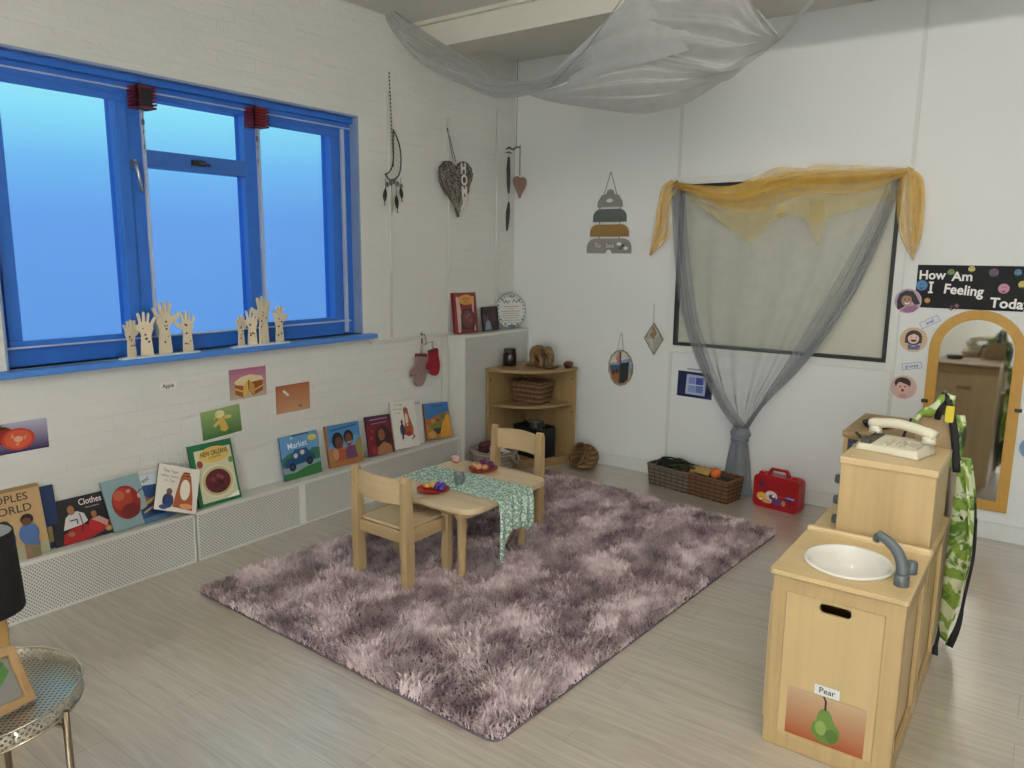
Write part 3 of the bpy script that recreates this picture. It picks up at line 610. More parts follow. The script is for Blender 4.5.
# ================================================================ hanging things on the window wall
def cord(b, pts, r=.0018): b.tube(pts, r, 5)
o = thing('dreamcatcher','dark beaded moon-shaped dreamcatcher with feathers nearest the window','dreamcatcher', M=on_left(-1.365,1.945,.02))
b = MB()
for k in range(26): z_ = .78-.0225*k*1.0; b.ell((-.035+.0009*k*1.2,z_-.0,0),(.0045,.009,.0045),6,5)
b.build('bead_cord', flat('#4a4540',.6,.2), o)
b = MB()
out = smoothline([(-.005,.44,0),(.045,.36,0),(.062,.26,0),(.045,.17,0),(.0,.13,0),(-.05,.125,0),(-.085,.155,0)],26)
inn = smoothline([(-.085,.155,0),(-.05,.17,0),(-.02,.21,0),(-.008,.27,0),(-.008,.36,0),(-.005,.44,0)],24)
b.tube(out,.0045,6); b.tube(inn,.0045,6); b.build('moon_hoop', flat('#2c2826',.6,.2), o)
b = MB(); b.mat(flat('#8e8b80',.8,.1))
for k in range(9):
    a_ = Vector(out[3+int(k*2.1)]); c_ = Vector(inn[min(23,22-int(k*2.2))]); b.tube([a_,c_],.0009,4)
b.build('web', None, o)
for i,(x_,l_,z_) in enumerate(((-.085,.15,.13),(-.03,.19,.11),(.012,.16,.10),(.055,.13,.14))):
    b = MB(); b.tube([(x_,z_,0),(x_+.003,z_-l_*.45,0)],.0016,5)
    b.build('tassel_cord', flat('#3a3633',.7), o)
    b = MB(); zt = z_-l_*.40
    b.grid(lambda u,v: (x_+(u-.5)*.044*math.sin(PI*min(1,v*1.05+.06))+(.012 if i!=1 else 0)*v*(1 if x_>0 else -1), zt-l_*.75*v, .004*math.cos(u*PI)), 4, 8)
    b.build('feather', flat(['#34302d','#b5b2a8','#2c2927','#3a3633'][i],.8,.2), o, thick=.001)
b = MB()
for k in range(5): b.ell((-.07+.032*k,.105-.012*abs(k-2)+.01,0.002),(.016,.018,.006),8,6)
b.build('rosettes', flat('#6c675e',.7,.3), o)
# woven heart
o = thing('wicker_heart','grey woven twig heart with white letters spelling HOME','wall decoration', M=on_left(-.745,1.875,.03,.07))
def heart(t):
    x = 16*math.sin(t)**3; y = 13*math.cos(t)-5*math.cos(2*t)-2*math.cos(3*t)-math.cos(4*t); return x/16, y/17
W_tw = [flat('#6f695f',.9,.2),flat('#3f3a34',.9,.2),flat('#948d81',.9,.2)]
def hp(t, s=1): x,y = heart(t); return (x*.175*s, .20+ (y*.205+ (-.0))*s*(1.0 if y>0 else 1.0), 0)
def hp2(t, s): 
    x,y = heart(t); yy = y*.17 if y>0 else y*.245
    return (x*.185*s, .245+yy*s*1.06)
b = MB(); rnd = random.Random(11)
for k in range(7):
    s_ = 1-.018*k; b.mat(W_tw[k%3]); b.tube([(*hp2(2*PI*i/60,s_), rnd.uniform(-.008,.008)+.01*(k%2)) for i in range(60)],.0045,5,closed=True)
for k in range(260):
    t0 = rnd.uniform(0,2*PI); s0 = rnd.uniform(.1,.85); dt = rnd.uniform(-.5,.5); s1 = min(.92,max(.05,s0+rnd.uniform(-.35,.35)))
    pts = [(*hp2(t0+dt*q/4, s0+(s1-s0)*q/4), .006+.022*math.sin(PI*q/4)*(1-s0)+rnd.uniform(-.003,.006)) for q in range(5)]
    b.mat(W_tw[rnd.choice([0,2,1,2,0])]); b.tube(pts,.0035,4)
b.build('woven_twigs', None, o)
b = MB(); b.mat(W_tw[0]).plate([hp2(2*PI*i/48,.93) for i in range(48)],-.006,-.001); b.build('backing', None, o)
b = MB(); cord(b,[(-.015,.37,.0),(-.045,.60,-.02)],.0025); cord(b,[(.01,.37,0),(-.040,.60,-.02)],.0025); b.build('hanging_cord', W_tw[1], o)
b = MB(); b.mat(flat('#dedad0',.6,.05))
for ch,x_,y_ in (('H',.034,.315),('O',.038,.235),('M',.034,.155),('E',.026,.080)):
    vs,fs = text_mesh(ch,.04); b.add([(x_-.004+x*.085, y_+.004+y*.10, .052) for x,y,_ in vs], fs)
b.build('letters', None, o)
# driftwood mobile in the corner
M_drift = wood('#5d5a50',1,.6,.8)
b0 = thing('driftwood_mobile','grey driftwood stick mobile hanging by a thread close to the room corner','mobile', M=on_left(-.20,1.76,.10))
b = MB(); cord(b,[(.085,1.30,0),(.078,.66,0)],.002); cord(b,[(-.02,.62,0),(-.025,.04,0)],.0012); b.build('thread', flat('#33312e',.7), b0)
b = MB(); b.tube([(-.055,.625,0),(-.02,.64,.003),(.03,.63,0),(.08,.655,0),(.13,.66,0)],[.004,.009,.006,.006,.003],7); b.tube([(-.06,.60,0),(-.02,.605,.01),(.02,.60,0)],[.003,.006,.003],6); b.build('cross_stick', M_drift, b0)
b = MB(); b.tube([(-.018,.57,0),(-.022,.48,0),(-.018,.36,0),(-.016,.30,0)],[.010,.016,.014,.007],7); b.build('driftwood_piece', flat('#3c3b37',.8,.2), b0)
b = MB(); b.tube([(-.012,.235,0),(-.022,.16,0),(-.026,.08,0),(-.034,.02,0)],[.008,.017,.014,.007],7); b.build('driftwood_piece', flat('#3c3b37',.8,.2), b0)
o = thing('hanging_heart','small dusty pink fabric heart hanging from a beaded cord in the corner','decoration', M=on_left(-.085,2.035,.11))
b = MB(); hpts = [(heart(2*PI*i/40)[0]*.080, .105+(heart(2*PI*i/40)[1]*(.08 if heart(2*PI*i/40)[1]>0 else .108))) for i in range(40)]
b.plate(hpts,-.010,.010); b.build('heart', flat('#917468',.8,.15), o, .008, seg=3)
b = MB()
for k in range(14): b.ell((-.002,.178+.0165*k,0),(.0045,.0085,.0045),6,5)
b.build('bead_cord', flat('#4b4a44',.6,.2), o)
# oven mitts
def mitt(label, y, z, s, mat, tilt, x_=.03, loop=None):
    o = thing('oven_mitt', label, 'oven mitt', M=on_left(y,z,x_,tilt))
    pts = [(-.055,0),(.05,0),(.055,.06),(.062,.14),(.05,.20),(.02,.235),(-.02,.235),(-.05,.21),(-.06,.15),(-.085,.165),(-.10,.15),(-.095,.12),(-.062,.075)]
    pts = [(a_*s,-c_*s) for a_,c_ in pts]; pts = [q[:2] for q in smoothline([(a_,c_,0) for a_,c_ in pts+[pts[0]]],60)][:-1]
    b = MB(); b.plate(pts,0,.024*s); b.build('padded_mitt', mat, o, .010*s, seg=3)
    b = MB(); b.box((-.057*s,-.018,-.001),(.052*s,.002,.025*s)); b.build('cuff', flat('#8c8378',.8) if 'red' not in label else flat('#6d0f1c',.7), o, .003)
    b = MB(); b.tube([(0,0,.01),(-.008,.03,.01),(0,.06,.01),(.008,.03,.01),(0,0,.01)],.003,5); b.build('loop', flat('#8c8378',.8), o)
    return o
mitt('pinkish grey oven mitt hanging left of the red one below the ledge',-1.150,.905,.95,flat('#8d7570',.9,.25,scale=60,bmp=.3),-.12,.030)
mitt('red oven mitt hanging on the wall hook beside the pinkish one',-1.055,.93,.80,flat('#8e1022',.8,.15),.12,.055)
for y0_,x0_,z0_,lb_ in ((-1.150,.040,.955,'pinkish'),(-1.055,.065,.985,'red')):
    b = MB(); b.tube([(x0_,y0_,z0_),(.044,-1.107,.975)],.0025,5); tag(b.build('hanging_string', flat('#8c8378',.8)),'thin string from the wall hook to the %s oven mitt'%lb_,'string')
b = MB(); b.tube([(.002,-1.105,1.03),(.03,-1.105,1.04),(.045,-1.105,1.0),(.045,-1.105,.965)],.003,6); b.tube([(.005,-1.107,1.05),(.005,-1.103,.97)],.006,6)
tag(b.build('wall_hook', flat('#6d6a66',.4,.1,metal=.7)),'small metal hook on the ledge strip above the oven mitts','hook')

# ================================================================ things on the back wall
o = thing('stacked_plaque_sign','four wooden arches on cord, grey, slate, mustard and grey, with a painted bee','sign', M=on_back(.872,1.615,-.003))
def archp(w,h,r): return [(-w/2,0),(w/2,0)] + circ(w/2-r,h-r,r,n=8,a0=0,a1=PI/2) + circ(-w/2+r,h-r,r,n=8,a0=PI/2,a1=PI)
G1 = wood('#8b8780',0,.8,.7)
b = MB(); b.plate([(-.105,.335)]+[(.105,.335)]+[(.10,.375),(.07,.42),(.035,.425)]+circ(0,.432,.03,n=8,a0=0,a1=PI)+[(-.035,.425),(-.07,.42),(-.10,.375)],0,.012); b.build('top_arch', G1, o, .002)
for nm,w_,h_,z_,r_,m_ in (('slate_arch',.275,.092,.228,.06,wood('#57605e',0,.8,.7)),('mustard_arch',.32,.088,.122,.06,wood('#93713a',0,.8,.7))):
    b = MB(); b.plate([(x,y+z_) for x,y in archp(w_,h_,r_)],0,.012); b.build(nm, m_, o, .002)
b = MB(); b.plate([(-.185,0),(-.035,0)]+circ(0,0,.028,.028,n=8,a0=PI,a1=0)+[(.035,0),(.185,0)]+circ(.115,.038,.07,n=8,a0=0,a1=PI/2)+circ(-.115,.038,.07,n=8,a0=PI/2,a1=PI),0,.012); b.build('bottom_arch', G1, o, .002)
ar = art(o,.37,.11,[text('To',.26,.50,.42,'#d6d3cb',1,0,.0),text('bee',.54,.50,.42,'#d6d3cb',1,0,.0),('e',.78,.36,.05,.10,'#33342f'),('e',.83,.52,.035,.09,'#33342f'),('e',.74,.62,.055,.11,'#dcdad2'),('e',.89,.34,.05,.11,'#dcdad2'),('l',[(.75,.40),(.81,.34)],.05,'#a9803c')],z0=.0122,name='lettering')
b = MB(); b.mat(flat('#d2cfc6',.6)).ell((0,.38,.013),(.028,.015,.003),10,6); b.build('flower_motif',None,o)
b = MB()
for sx in (-1,1): 
    cord(b,[(sx*.062,.40,.006),(0,.585,.006)],.0025)
    for a_,c_ in ((.335,.315),(.228,.205),(.122,.105)): cord(b,[(sx*.085,a_+.01,.006),(sx*.085,c_-.005,.006)],.003)
b.build('hanging_cord', flat('#6b665e',.8), o)
def mirror_mat(tint=(.78,.79,.76), rough=.03):
    m, t, bb = newmat('mirror'); bb.inputs['Metallic'].default_value = 1; bb.inputs['Roughness'].default_value = rough
    t.links.new(mix(t, noise(t,coords(t),3), tint, tuple(x*.96 for x in tint)), bb.inputs['Base Color']); return m
M_mir = mirror_mat(); M_gold = flat('#8b7a55',.35,.1,metal=.7)
o = thing('diamond_mirror','small diamond-shaped hanging mirror left of the black framed hatch','mirror', M=on_back(1.272,.888,-.006) @ Matrix.Rotation(.10,4,'X'))
dm = [(0,0),(.077,.122),(.002,.242),(-.075,.122)]; di = [(x*.92,.122+(y-.122)*.93) for x,y in dm]
b = MB(); b.plate(dm,0,.008,holes=[di[::-1]]); b.build('frame', M_gold, o)
b = MB(); b.plate(di,.001,.005); b.build('mirror_glass', M_mir, o)
b = MB(); cord(b,[(0,.24,.004),(.004,.375,.002)],.002); b.build('hanging_cord', flat('#9b8f77',.8), o)
art(o,.15,.242,[('p',[(.30,.60),(.5,.88),(.68,.66),(.58,.60),(.5,.48),(.42,.55)],'#8a6a48'),('e',.47,.72,.06,.05,'#a98a68')],z0=.0052,name='sticker')  # brown reflection painted onto the upper part of the glass
o = thing('oval_mirror','oval faceted hanging mirror with coloured pictures, left of the diamond mirror','mirror', M=on_back(1.006,.632,-.004))
ov = [(.104*math.sin(a_),.137+.137*math.cos(a_)) for a_ in [2*PI*k/14 for k in range(14)]][::-1]; oi = [(x*.94,.137+(y-.137)*.955) for x,y in ov]
b = MB(); b.plate(ov,0,.010,holes=[oi[::-1]]); b.build('frame', M_gold, o)
b = MB(); b.plate(oi,.001,.006); b.build('mirror_glass', M_mir, o)
art(o,.208,.274,[('p',[(.06,.55),(.46,.58),(.46,.06),(.30,.08),(.12,.25)],'#3a5578'),('p',[(.08,.42),(.46,.40),(.46,.06),(.30,.08),(.14,.24)],'#8a5a3c'),('e',.22,.36,.06,.07,'#3b2418'),('e',.36,.40,.07,.07,'#3b2418'),('p',[(.36,.64),(.46,.64),(.46,.95),(.38,.90),(.30,.75)],'#b0685e'),('p',[(.50,.62),(.82,.68),(.80,.20),(.62,.08),(.50,.10)],'#1c1f20'),('p',[(.46,.06),(.50,.06),(.50,.95),(.46,.95)],'#2a2c2c')],z0=.0062,name='pictures')
b = MB(); cord(b,smoothline([(-.035,.262,.004),(-.022,.34,.003),(-.004,.405,.002),(.008,.34,.003),(.016,.266,.004)],20),.002); b.build('hanging_cord', flat('#9b8f77',.8), o)
# blue card + label
o = thing('picture_card','dark blue rectangular picture card with a pale centre panel under the hatch','picture card', M=on_back(1.592,.612,-.003,-.02))
b = MB(); b.plate([(-.13,0),(.13,0),(.13,.13),(.108,.182),(-.13,.182)],0,.0015); b.build('card', flat('#141d4a',.35,.1), o)
art(o,.26,.182,[('p',[(.24,.12),(.80,.10),(.82,.88),(.26,.90)],'#a9b2c4'),('r',.32,.20,.74,.80,'#5c75b0'),('r',.32,.52,.50,.80,'#7f86c0'),('r',.52,.52,.74,.80,'#38489a'),('r',.32,.20,.50,.48,'#7d95c0'),('r',.30,.485,.76,.52,'#c9d2e6'),('l',[(.52,.2),(.52,.8)],.02,'#c9d2e6')],z0=.0017,name='card_print')
o = thing('word_label','thin white label strip stuck above the blue picture card','label', M=on_back(1.588,.800,-.003,-.02))
bx('strip',(-.07,0,0),(.07,.026,.001), flat('#d4d6da',.6), o); art(o,.14,.026,[('l',[(.12,.5),(.88,.5)],.36,'#8a8a96')],z0=.001,name='strip_print')
# feelings banner
o = thing('feelings_banner','black banner on the back wall reading How Am I Feeling Today with small coloured faces','banner', M=on_back(2.925,1.318,-.003))
bx('banner_sheet',(0,0,0),(.80,.247,.002), flat('#0d0e10',.75,.1), o)
X = lambda px: (px-917)/(1024-917)*.523/.80
def face_dot(x,y,r,c): return [('e',x,y,r/.80,r/.247,c),('e',x-.006,y+.025,.003,.012,'#22252a'),('e',x+.008,y+.025,.003,.012,'#22252a'),('l',[(x-.010,y-.05),(x,y-.08),(x+.010,y-.05)],.022,'#22252a')]
sh = []
for x,y,r,c in ((.037,.52,.030,'#3f78a8'),(.083,.17,.015,'#b98a45'),(.215,.84,.018,'#6f8a52'),(.340,.92,.017,'#b9b052'),(.475,.85,.023,'#5b3a5e'),(.615,.86,.018,'#3a6c95'),(.544,.50,.027,'#b97890'),(.650,.60,.020,'#b9a540'),(.274,.08,.011,'#8a4a6a'),(.242,.05,.010,'#4a2a38'),(.85,.8,.02,'#6f8a52'),(.83,.2,.018,'#b97890')): sh += face_dot(x,y,r,c)
sh += [text('How',.100,.76,.29,'#e4e2dc',.95,.02,.026),text('Am',.290,.74,.29,'#e4e2dc',1.0,.02,.026),text('I',.100,.48,.29,'#e4e2dc',1,0,.026),text('Feeling',.305,.43,.31,'#e4e2dc',.92,-.06,.026),text('Today',.592,.16,.31,'#e4e2dc',.98,-.03,.026)]
# serifs of the capital I
sh += [('l',[(.088,.595),(.112,.595)],.04,'#e4e2dc'),('l',[(.088,.365),(.112,.365)],.04,'#e4e2dc')]
art(o,.80,.247,sh,z0=.0022,name='banner_print').location = (.40,0,0)
def sticker(label, x, z, r, bg, shapes, rim='#d9cfd2'):
    o = thing('feeling_sticker', label, 'sticker', M=on_back(x,z,-.0062 if 'banner' in label else -.0025), group=None)
    b = MB(); b.plate(circ(0,0,r,n=36),0,.0015); b.build('disc', flat(rim,.4,.03), o)
    art(o,2*r,2*r,[('e',.5,.5,.47,.47,bg)]+shapes,z0=.0016,name='face_print').location = (0,-r,0)
SKN = '#caa18c'
sticker('round sticker of a dark long-haired child in a pink top, overlapping the banner corner',2.888,1.352,.074,'#a98c9c',
        [('p',[(.16,.15),(.12,.5),(.2,.78),(.42,.92),(.66,.90),(.80,.72),(.96,.42),(.80,.35),(.66,.5),(.3,.2)],'#1f1a1b'),('p',[(.32,.12),(.5,.03),(.75,.08),(.92,.25),(.78,.36),(.5,.28)],'#8e5f80'),('e',.47,.52,.19,.22,'#9c735c'),('p',[(.25,.66),(.5,.80),(.70,.66),(.6,.70),(.4,.72)],'#1f1a1b'),('e',.40,.56,.025,.03,'#1a1414'),('e',.56,.58,.025,.03,'#1a1414'),('l',[(.42,.42),(.5,.38),(.58,.44)],.045,'#e4dcd6')],'#c4b2ba')
sticker('round beige sticker of a laughing girl with dark bobbed hair and blue top',2.940,1.125,.075,'#c4a988',
        [('e',.50,.58,.30,.30,'#2b1a1c'),('r',.20,.36,.34,.6,'#2b1a1c'),('r',.66,.38,.80,.6,'#2b1a1c'),('p',[(.34,.10),(.72,.12),(.78,.28),(.60,.34),(.56,.24),(.46,.24),(.42,.34),(.30,.26)],'#4f5f88'),('e',.50,.54,.20,.20,'#d8b8a8'),('p',[(.30,.64),(.5,.74),(.72,.64),(.7,.76),(.5,.84),(.3,.76)],'#2b1a1c'),('p',[(.38,.50),(.62,.52),(.58,.43),(.46,.41)],'#4a2428'),('l',[(.38,.60),(.44,.60)],.02,'#20181a'),('l',[(.56,.61),(.62,.61)],.02,'#20181a')],'#cdb69c')
sticker('round pale pink sticker of a boy with short brown hair below the bobbed girl',2.912,.836,.074,'#c9a9a2',
        [('e',.46,.66,.30,.24,'#33201c'),('p',[(.34,.06),(.66,.06),(.60,.24),(.42,.24)],'#b9948a'),('e',.47,.48,.24,.26,'#d3ab9c'),('p',[(.24,.58),(.3,.72),(.5,.66),(.7,.72),(.72,.58),(.66,.78),(.3,.8)],'#33201c'),('e',.38,.52,.028,.035,'#20181a'),('e',.56,.53,.028,.035,'#20181a'),('e',.48,.37,.055,.06,'#7c2c30')],'#d9c4c0')
sticker('upper pale blue face sticker at the right edge behind the arched mirror',3.565,.985,.060,'#7d9fbe',[('e',.5,.5,.3,.34,'#a9b9c9'),('e',.3,.5,.03,.05,'#233')] if False else [('e',.5,.5,.3,.34,'#b4c0cc'),('e',.40,.54,.03,.04,'#20242c'),('e',.6,.54,.03,.04,'#20242c'),('l',[(.4,.36),(.5,.40),(.6,.36)],.03,'#20242c')],'#9bb3c9')
sticker('lower blue face sticker at the right edge beside the arched mirror',3.585,.562,.064,'#6f8fae',[('e',.5,.5,.3,.34,'#a9b9c9'),('e',.40,.54,.04,.05,'#20242c'),('e',.6,.54,.04,.05,'#20242c'),('l',[(.4,.36),(.6,.36)],.03,'#20242c')],'#8fa9c2')
for lb,tx,x,z,rot in (('small tilted paper label reading tired above the bobbed girl sticker','tired',3.015,1.235,.55),('small paper label reading grumpy below the bobbed girl sticker','grumpy',2.945,.968,.22)):
    o = thing('word_label', lb, 'label', M=on_back(x,z,-.0025,rot)); w_ = .105
    bx('label_card',(-w_/2,-.02,0),(w_/2,.02,.001), flat('#7f8fb8',.6), o); art(o,w_,.04,[('r',.03,.08,.97,.92,'#d3d4da'),text(tx,.5,.5,.72,'#2c3a6c',.8,0,.01)],z0=.001,name='label_print').location = (0,-.02,0)
# arched mirror
o = thing('arched_mirror','tall arched wall mirror in a golden yellow frame','mirror', M=on_back(3.265,.17,-.003))
def arch(w,h,z0=0,n=24): return [(-w/2,z0),(w/2,z0)] + circ(0,h-w/2,w/2,n=n,a0=0,a1=PI)
b = MB(); b.plate(arch(.475,1.148),0,.014,holes=[arch(.365,1.092,.058)[::-1]]); b.build('frame', wood('#bd8f3a',2,.9,.5), o, .003)
b = MB(); b.plate(arch(.367,1.093,.057),.002,.008); b.build('mirror_glass', mirror_mat((.74,.73,.68),.045), o)
for sx,z_ in ((-1,.60),(1,.60)):
    b = MB(); b.box((sx*.232-.018,z_-.010,.0),(sx*.232+.018,z_+.010,.022)); b.build('mirror_clip', flat('#3c3228',.5), o, .004)

# ================================================================ drapes on the hatch
M_gs = sheer('#b4b8bc', .17); M_ge = sheer('#aaaeb3', .30); M_ys = sheer('#ecc25c', .42); M_cs = sheer('#c0c0be', .62)
def warp(x): return x
o = thing('curtain','sheer grey curtain knotted low in front of the black framed hatch','curtain', (1.985,-.07,0))
T = Matrix.Translation((-1.985,.07,0))
LE = smoothline([(1.385,0,2.085),(1.41,0,1.80),(1.455,0,1.48),(1.53,0,1.15),(1.66,0,.85),(1.80,0,.62),(1.935,0,.46)],40)
RE = smoothline([(2.80,0,2.10),(2.77,0,1.85),(2.66,0,1.50),(2.51,0,1.18),(2.33,0,.90),(2.13,0,.65),(2.02,0,.46)],40)
def sheet(u,v):
    l = interp(LE,v); r = interp(RE,v); a_ = u
    x = l[0]+(r[0]-l[0])*a_; z = l[2]+(r[2]-l[2])*a_
    z += -.05*math.sin(PI*u)*(1-v)**2
    am = .004+.016*v
    y = -.055-.03*v - am*math.sin((u+.06*math.sin(7*u))*2*PI*7+1.3*math.sin(v*3)) - .05*math.sin(PI*v)*math.sin(PI*u)
    return (x,y,z)
b = MB(); b.M = T; b.grid(sheet,150,44); b.build('sheer_sheet', M_gs, o)
def band(L_, side, wtop, wbot, seed):
    def f(u,v):
        p = interp(L_,v); w_ = wtop+(wbot-wtop)*math.sin(PI*min(1,v*1.15))**.8 if v<1 else wbot*.2
        x = p[0]+side*(w_*u); z = p[2]+ (0 if side>0 else 0) + (.0*u)
        y = -.085-.03*v-.011*math.sin(u*2*PI*3.2+v*2.5+seed)-.002*math.sin(u*9+v*5)
        return (x,y,z)
    return f
b = MB(); b.M = T
b.grid(band(LE,1,.10,.115,0),48,44); b.grid(lambda u,v:(lambda p:(p[0]+.01,p[1]-.012,p[2]))(band(LE,1,.05,.07,2)(u,v)),30,44)
b.grid(band(RE,-1,.035,.15,1),48,44); b.grid(lambda u,v:(lambda p:(p[0]-.005,p[1]-.012,p[2]))(band(RE,-1,.02,.06,3)(u,v)),30,44)
b.build('gathered_edge', M_ge, o)
M_gd = sheer('#969ba2', .85)
b = MB(); b.M = T      # knot and tail
b.grid(lambda u,v: (1.978+(.050+.012*math.sin(PI*v)-.004*math.cos(v*20))*math.cos(2*PI*u), -.115+(.045+.008*math.sin(6*PI*u+v*5))*math.sin(2*PI*u), .475-.115*v), 40, 14)
b.tube([(1.925,-.115,.43),(1.965,-.168,.405),(2.01,-.165,.40),(2.035,-.115,.43),(2.0,-.06,.445),(1.95,-.06,.445)],.017,8,closed=True)
b.build('knot', M_gd, o)
b = MB(); b.M = T
b.grid(lambda u,v: (1.97+(.045+.055*v**.7)*math.cos(2*PI*u)*(1+.10*math.sin(10*PI*u)), -.105+(.035+.02*v)*math.sin(2*PI*u)*(1+.25*math.sin(8*PI*u)), .385-.37*v), 72, 16)
b.build('tail', M_gd, o)
# yellow scarf valance
o = thing('scarf_valance','sheer mustard yellow scarf draped over the top of the hatch with pointed ends','scarf', (2.1,-.09,2.1))
T = Matrix.Translation((-2.1,.09,-2.1))
TX = lambda px: 1.372+(px-145)/(950-145)*(2.875-1.372)
def TZ(px,py):
    # wall height from picture-crop coordinates, following the slope of the wall
    x = 630+px/3.413; y = 150+py/3.413
    d = fw + r2*((x-512)/751.8) - u2*((y-384)/751.8); t_ = (-.08+5.0049)/d.y
    return (3.6255+d.x*t_, 1.6+d.z*t_)
def straight(pts, n=60):
    q = []
    for a_,c_ in zip(pts[:-1],pts[1:]):
        for k in range(10): q.append(tuple(a_[j]*(1-k/10)+c_[j]*k/10 for j in range(3)))
    return q+[pts[-1]]
def loft(b, top, bot, nu, nv, y0=-.09, amp=.014, fr=7, ph=0, bulge=.0, sharp=False):
    tp = smoothline([(*TZ(*p),0) for p in top], 60); bt = (straight if sharp else smoothline)([(*TZ(*p),0) for p in bot], 60)
    def f(u,v):
        a_ = interp(tp,u); c_ = interp(bt,u)
        return (a_[0]+(c_[0]-a_[0])*v, y0-amp*math.sin(fr*2*PI*(v*.7+.25*u)+ph)-bulge*math.sin(PI*v), a_[1]+(c_[1]-a_[1])*v)
    b.grid(f,nu,nv)
def lofth(b, left, right, nu, nv, y0=-.09, amp=.012, fr=4, ph=0):
    lp = smoothline([(*TZ(*p),0) for p in left], 60); rp = smoothline([(*TZ(*p),0) for p in right], 60)
    b.grid(lambda u,v: (lambda a_,c_: (a_[0]+(c_[0]-a_[0])*u, y0-amp*math.sin(fr*2*PI*u+ph), a_[1]+(c_[1]-a_[1])*u))(interp(lp,v),interp(rp,v)), nu, nv)
top = [(150,108),(240,120),(350,122),(430,92),(510,60),(600,62),(640,52),(800,54),(950,62)]
b = MB(); b.M = T
loft(b, top, [(150,125),(250,170),(350,205),(450,208),(540,165),(640,150),(760,150),(860,125),(948,85)], 80, 22, amp=.012, fr=2.6, bulge=.03)
loft(b, [(160,112),(300,130),(430,110),(560,80),(700,75),(850,75),(945,70)], [(165,120),(300,175),(430,170),(560,130),(700,118),(850,100),(945,78)], 80, 16, y0=-.115, amp=.010, fr=1.8, ph=1)
b.build('gathered_swag', M_ys, o)
M_yl = sheer('#ecd27c', .30)
b = MB(); b.M = T
loft(b, [(185,150),(260,180),(350,200),(450,200),(530,190)], [(190,155),(305,238),(415,322),(472,270),(528,218)], 60, 16, amp=.008, fr=1.6, y0=-.098, sharp=True)
loft(b, [(500,190),(580,150),(660,140),(760,150),(900,115)], [(505,235),(565,222),(625,252),(672,236),(905,165)], 60, 14, amp=.008, fr=1.4, y0=-.098)
loft(b, [(618,170),(640,168),(668,172)], [(614,268),(645,328),(672,262)], 20, 12, amp=.005, fr=1, y0=-.112, sharp=True)
b.build('pointed_hem', M_yl, o)
b = MB(); b.M = T
lofth(b, [(150,106),(112,125),(95,200),(82,280),(70,358)], [(180,120),(150,160),(138,230),(134,300),(72,362)], 30, 24, y0=-.09, amp=.014, fr=2.5)
lofth(b, [(150,104),(125,120),(105,190),(95,260),(85,330)], [(170,112),(140,140),(125,190),(118,260),(90,335)], 20, 20, y0=-.11, amp=.010, fr=1.5, ph=1)
b.build('end_tail', M_ys, o)
b = MB(); b.M = T
lofth(b, [(935,66),(915,130),(912,220),(925,300),(962,372)], [(955,58),(1000,95),(1008,180),(998,290),(968,378)], 30, 24, y0=-.09, amp=.014, fr=2.5)
lofth(b, [(950,60),(960,120),(962,200),(965,280),(972,330)], [(965,62),(1000,100),(1006,180),(996,270),(980,340)], 20, 20, y0=-.11, amp=.010, fr=1.5, ph=1)
b.build('end_tail', M_ys, o)
for i,(px,py) in enumerate(((160,112),(925,75))):
    x_,z_ = TZ(px,py); b = MB(); b.tube([(x_,0,z_),(x_,-.07,z_),(x_,-.085,z_+.012)],.006,8)
    tag(b.build('curtain_hook', flat('#5a554c',.4,metal=.5)), 'small hook holding the drapes at the %s top corner of the hatch'%('left','right')[i],'hook')

# ================================================================ canopy cloth under the ceiling
def px(x,y,Y_):
    d = fw + r2*((x-512)/751.8) - u2*((y-384)/751.8); t_ = (Y_+5.0049)/d.y
    return (3.6255+d.x*t_, Y_, 1.6+d.z*t_)
o = thing('ceiling_canopy','large sheer grey cloth draped in a sagging swag under the white ceiling beam','canopy', (1.2,-1.45,3.0))
T = Matrix.Translation((-1.2,1.45,-3.0))
def cloft(b, top, bot, nu, nv, amp=.02, fr=5, ph=0, bulge=.15, rip=.0):
    tp = smoothline([px(*p) for p in top],60); bt = smoothline([px(*p) for p in bot],60)
    def f(u,v):
        a_ = Vector(interp(tp,u)); c_ = Vector(interp(bt,u)); p = a_.lerp(c_,v)
        p.y -= bulge*math.sin(PI*v)*math.sin(PI*min(1,u*1.0)) ; q = amp*math.sin(2*PI*fr*v+ph+2.2*math.sin(2.5*u+ph))*math.sin(PI*min(1,max(0,u)))
        p.y -= q; p.z += .35*q
        return tuple(p)
    b.grid(f,nu,nv)
b = MB(); b.M = T
cloft(b, [(384,6,-1.42),(397,16,-1.42),(445,46,-1.42),(478,64,-1.42),(515,82,-1.42),(545,80,-1.42),(570,58,-1.45),(600,28,-1.45),(632,-6,-1.45)],
         [(380,8,-1.40),(396,36,-1.40),(424,66,-1.40),(465,86,-1.40),(500,98,-1.40),(540,91,-1.40),(585,74,-1.40),(640,62,-1.42),(700,40,-1.45)], 110, 40, amp=.024, fr=4.2, bulge=.05)
b.build('gathered_swag', M_cs, o)
b = MB(); b.M = T
cloft(b, [(532,94,-1.30),(560,86,-1.35),(600,72,-1.38),(640,60,-1.40),(680,66,-1.40),(720,72,-1.36),(745,66,-1.30)],
         [(528,95,-1.28),(555,103,-1.22),(600,110,-1.2),(640,114,-1.2),(680,105,-1.2),(715,85,-1.2),(745,66,-1.28)], 90, 36, amp=.020, fr=3.6, ph=1, bulge=.10)
b.build('hanging_belly', M_cs, o)
b = MB(); b.M = T
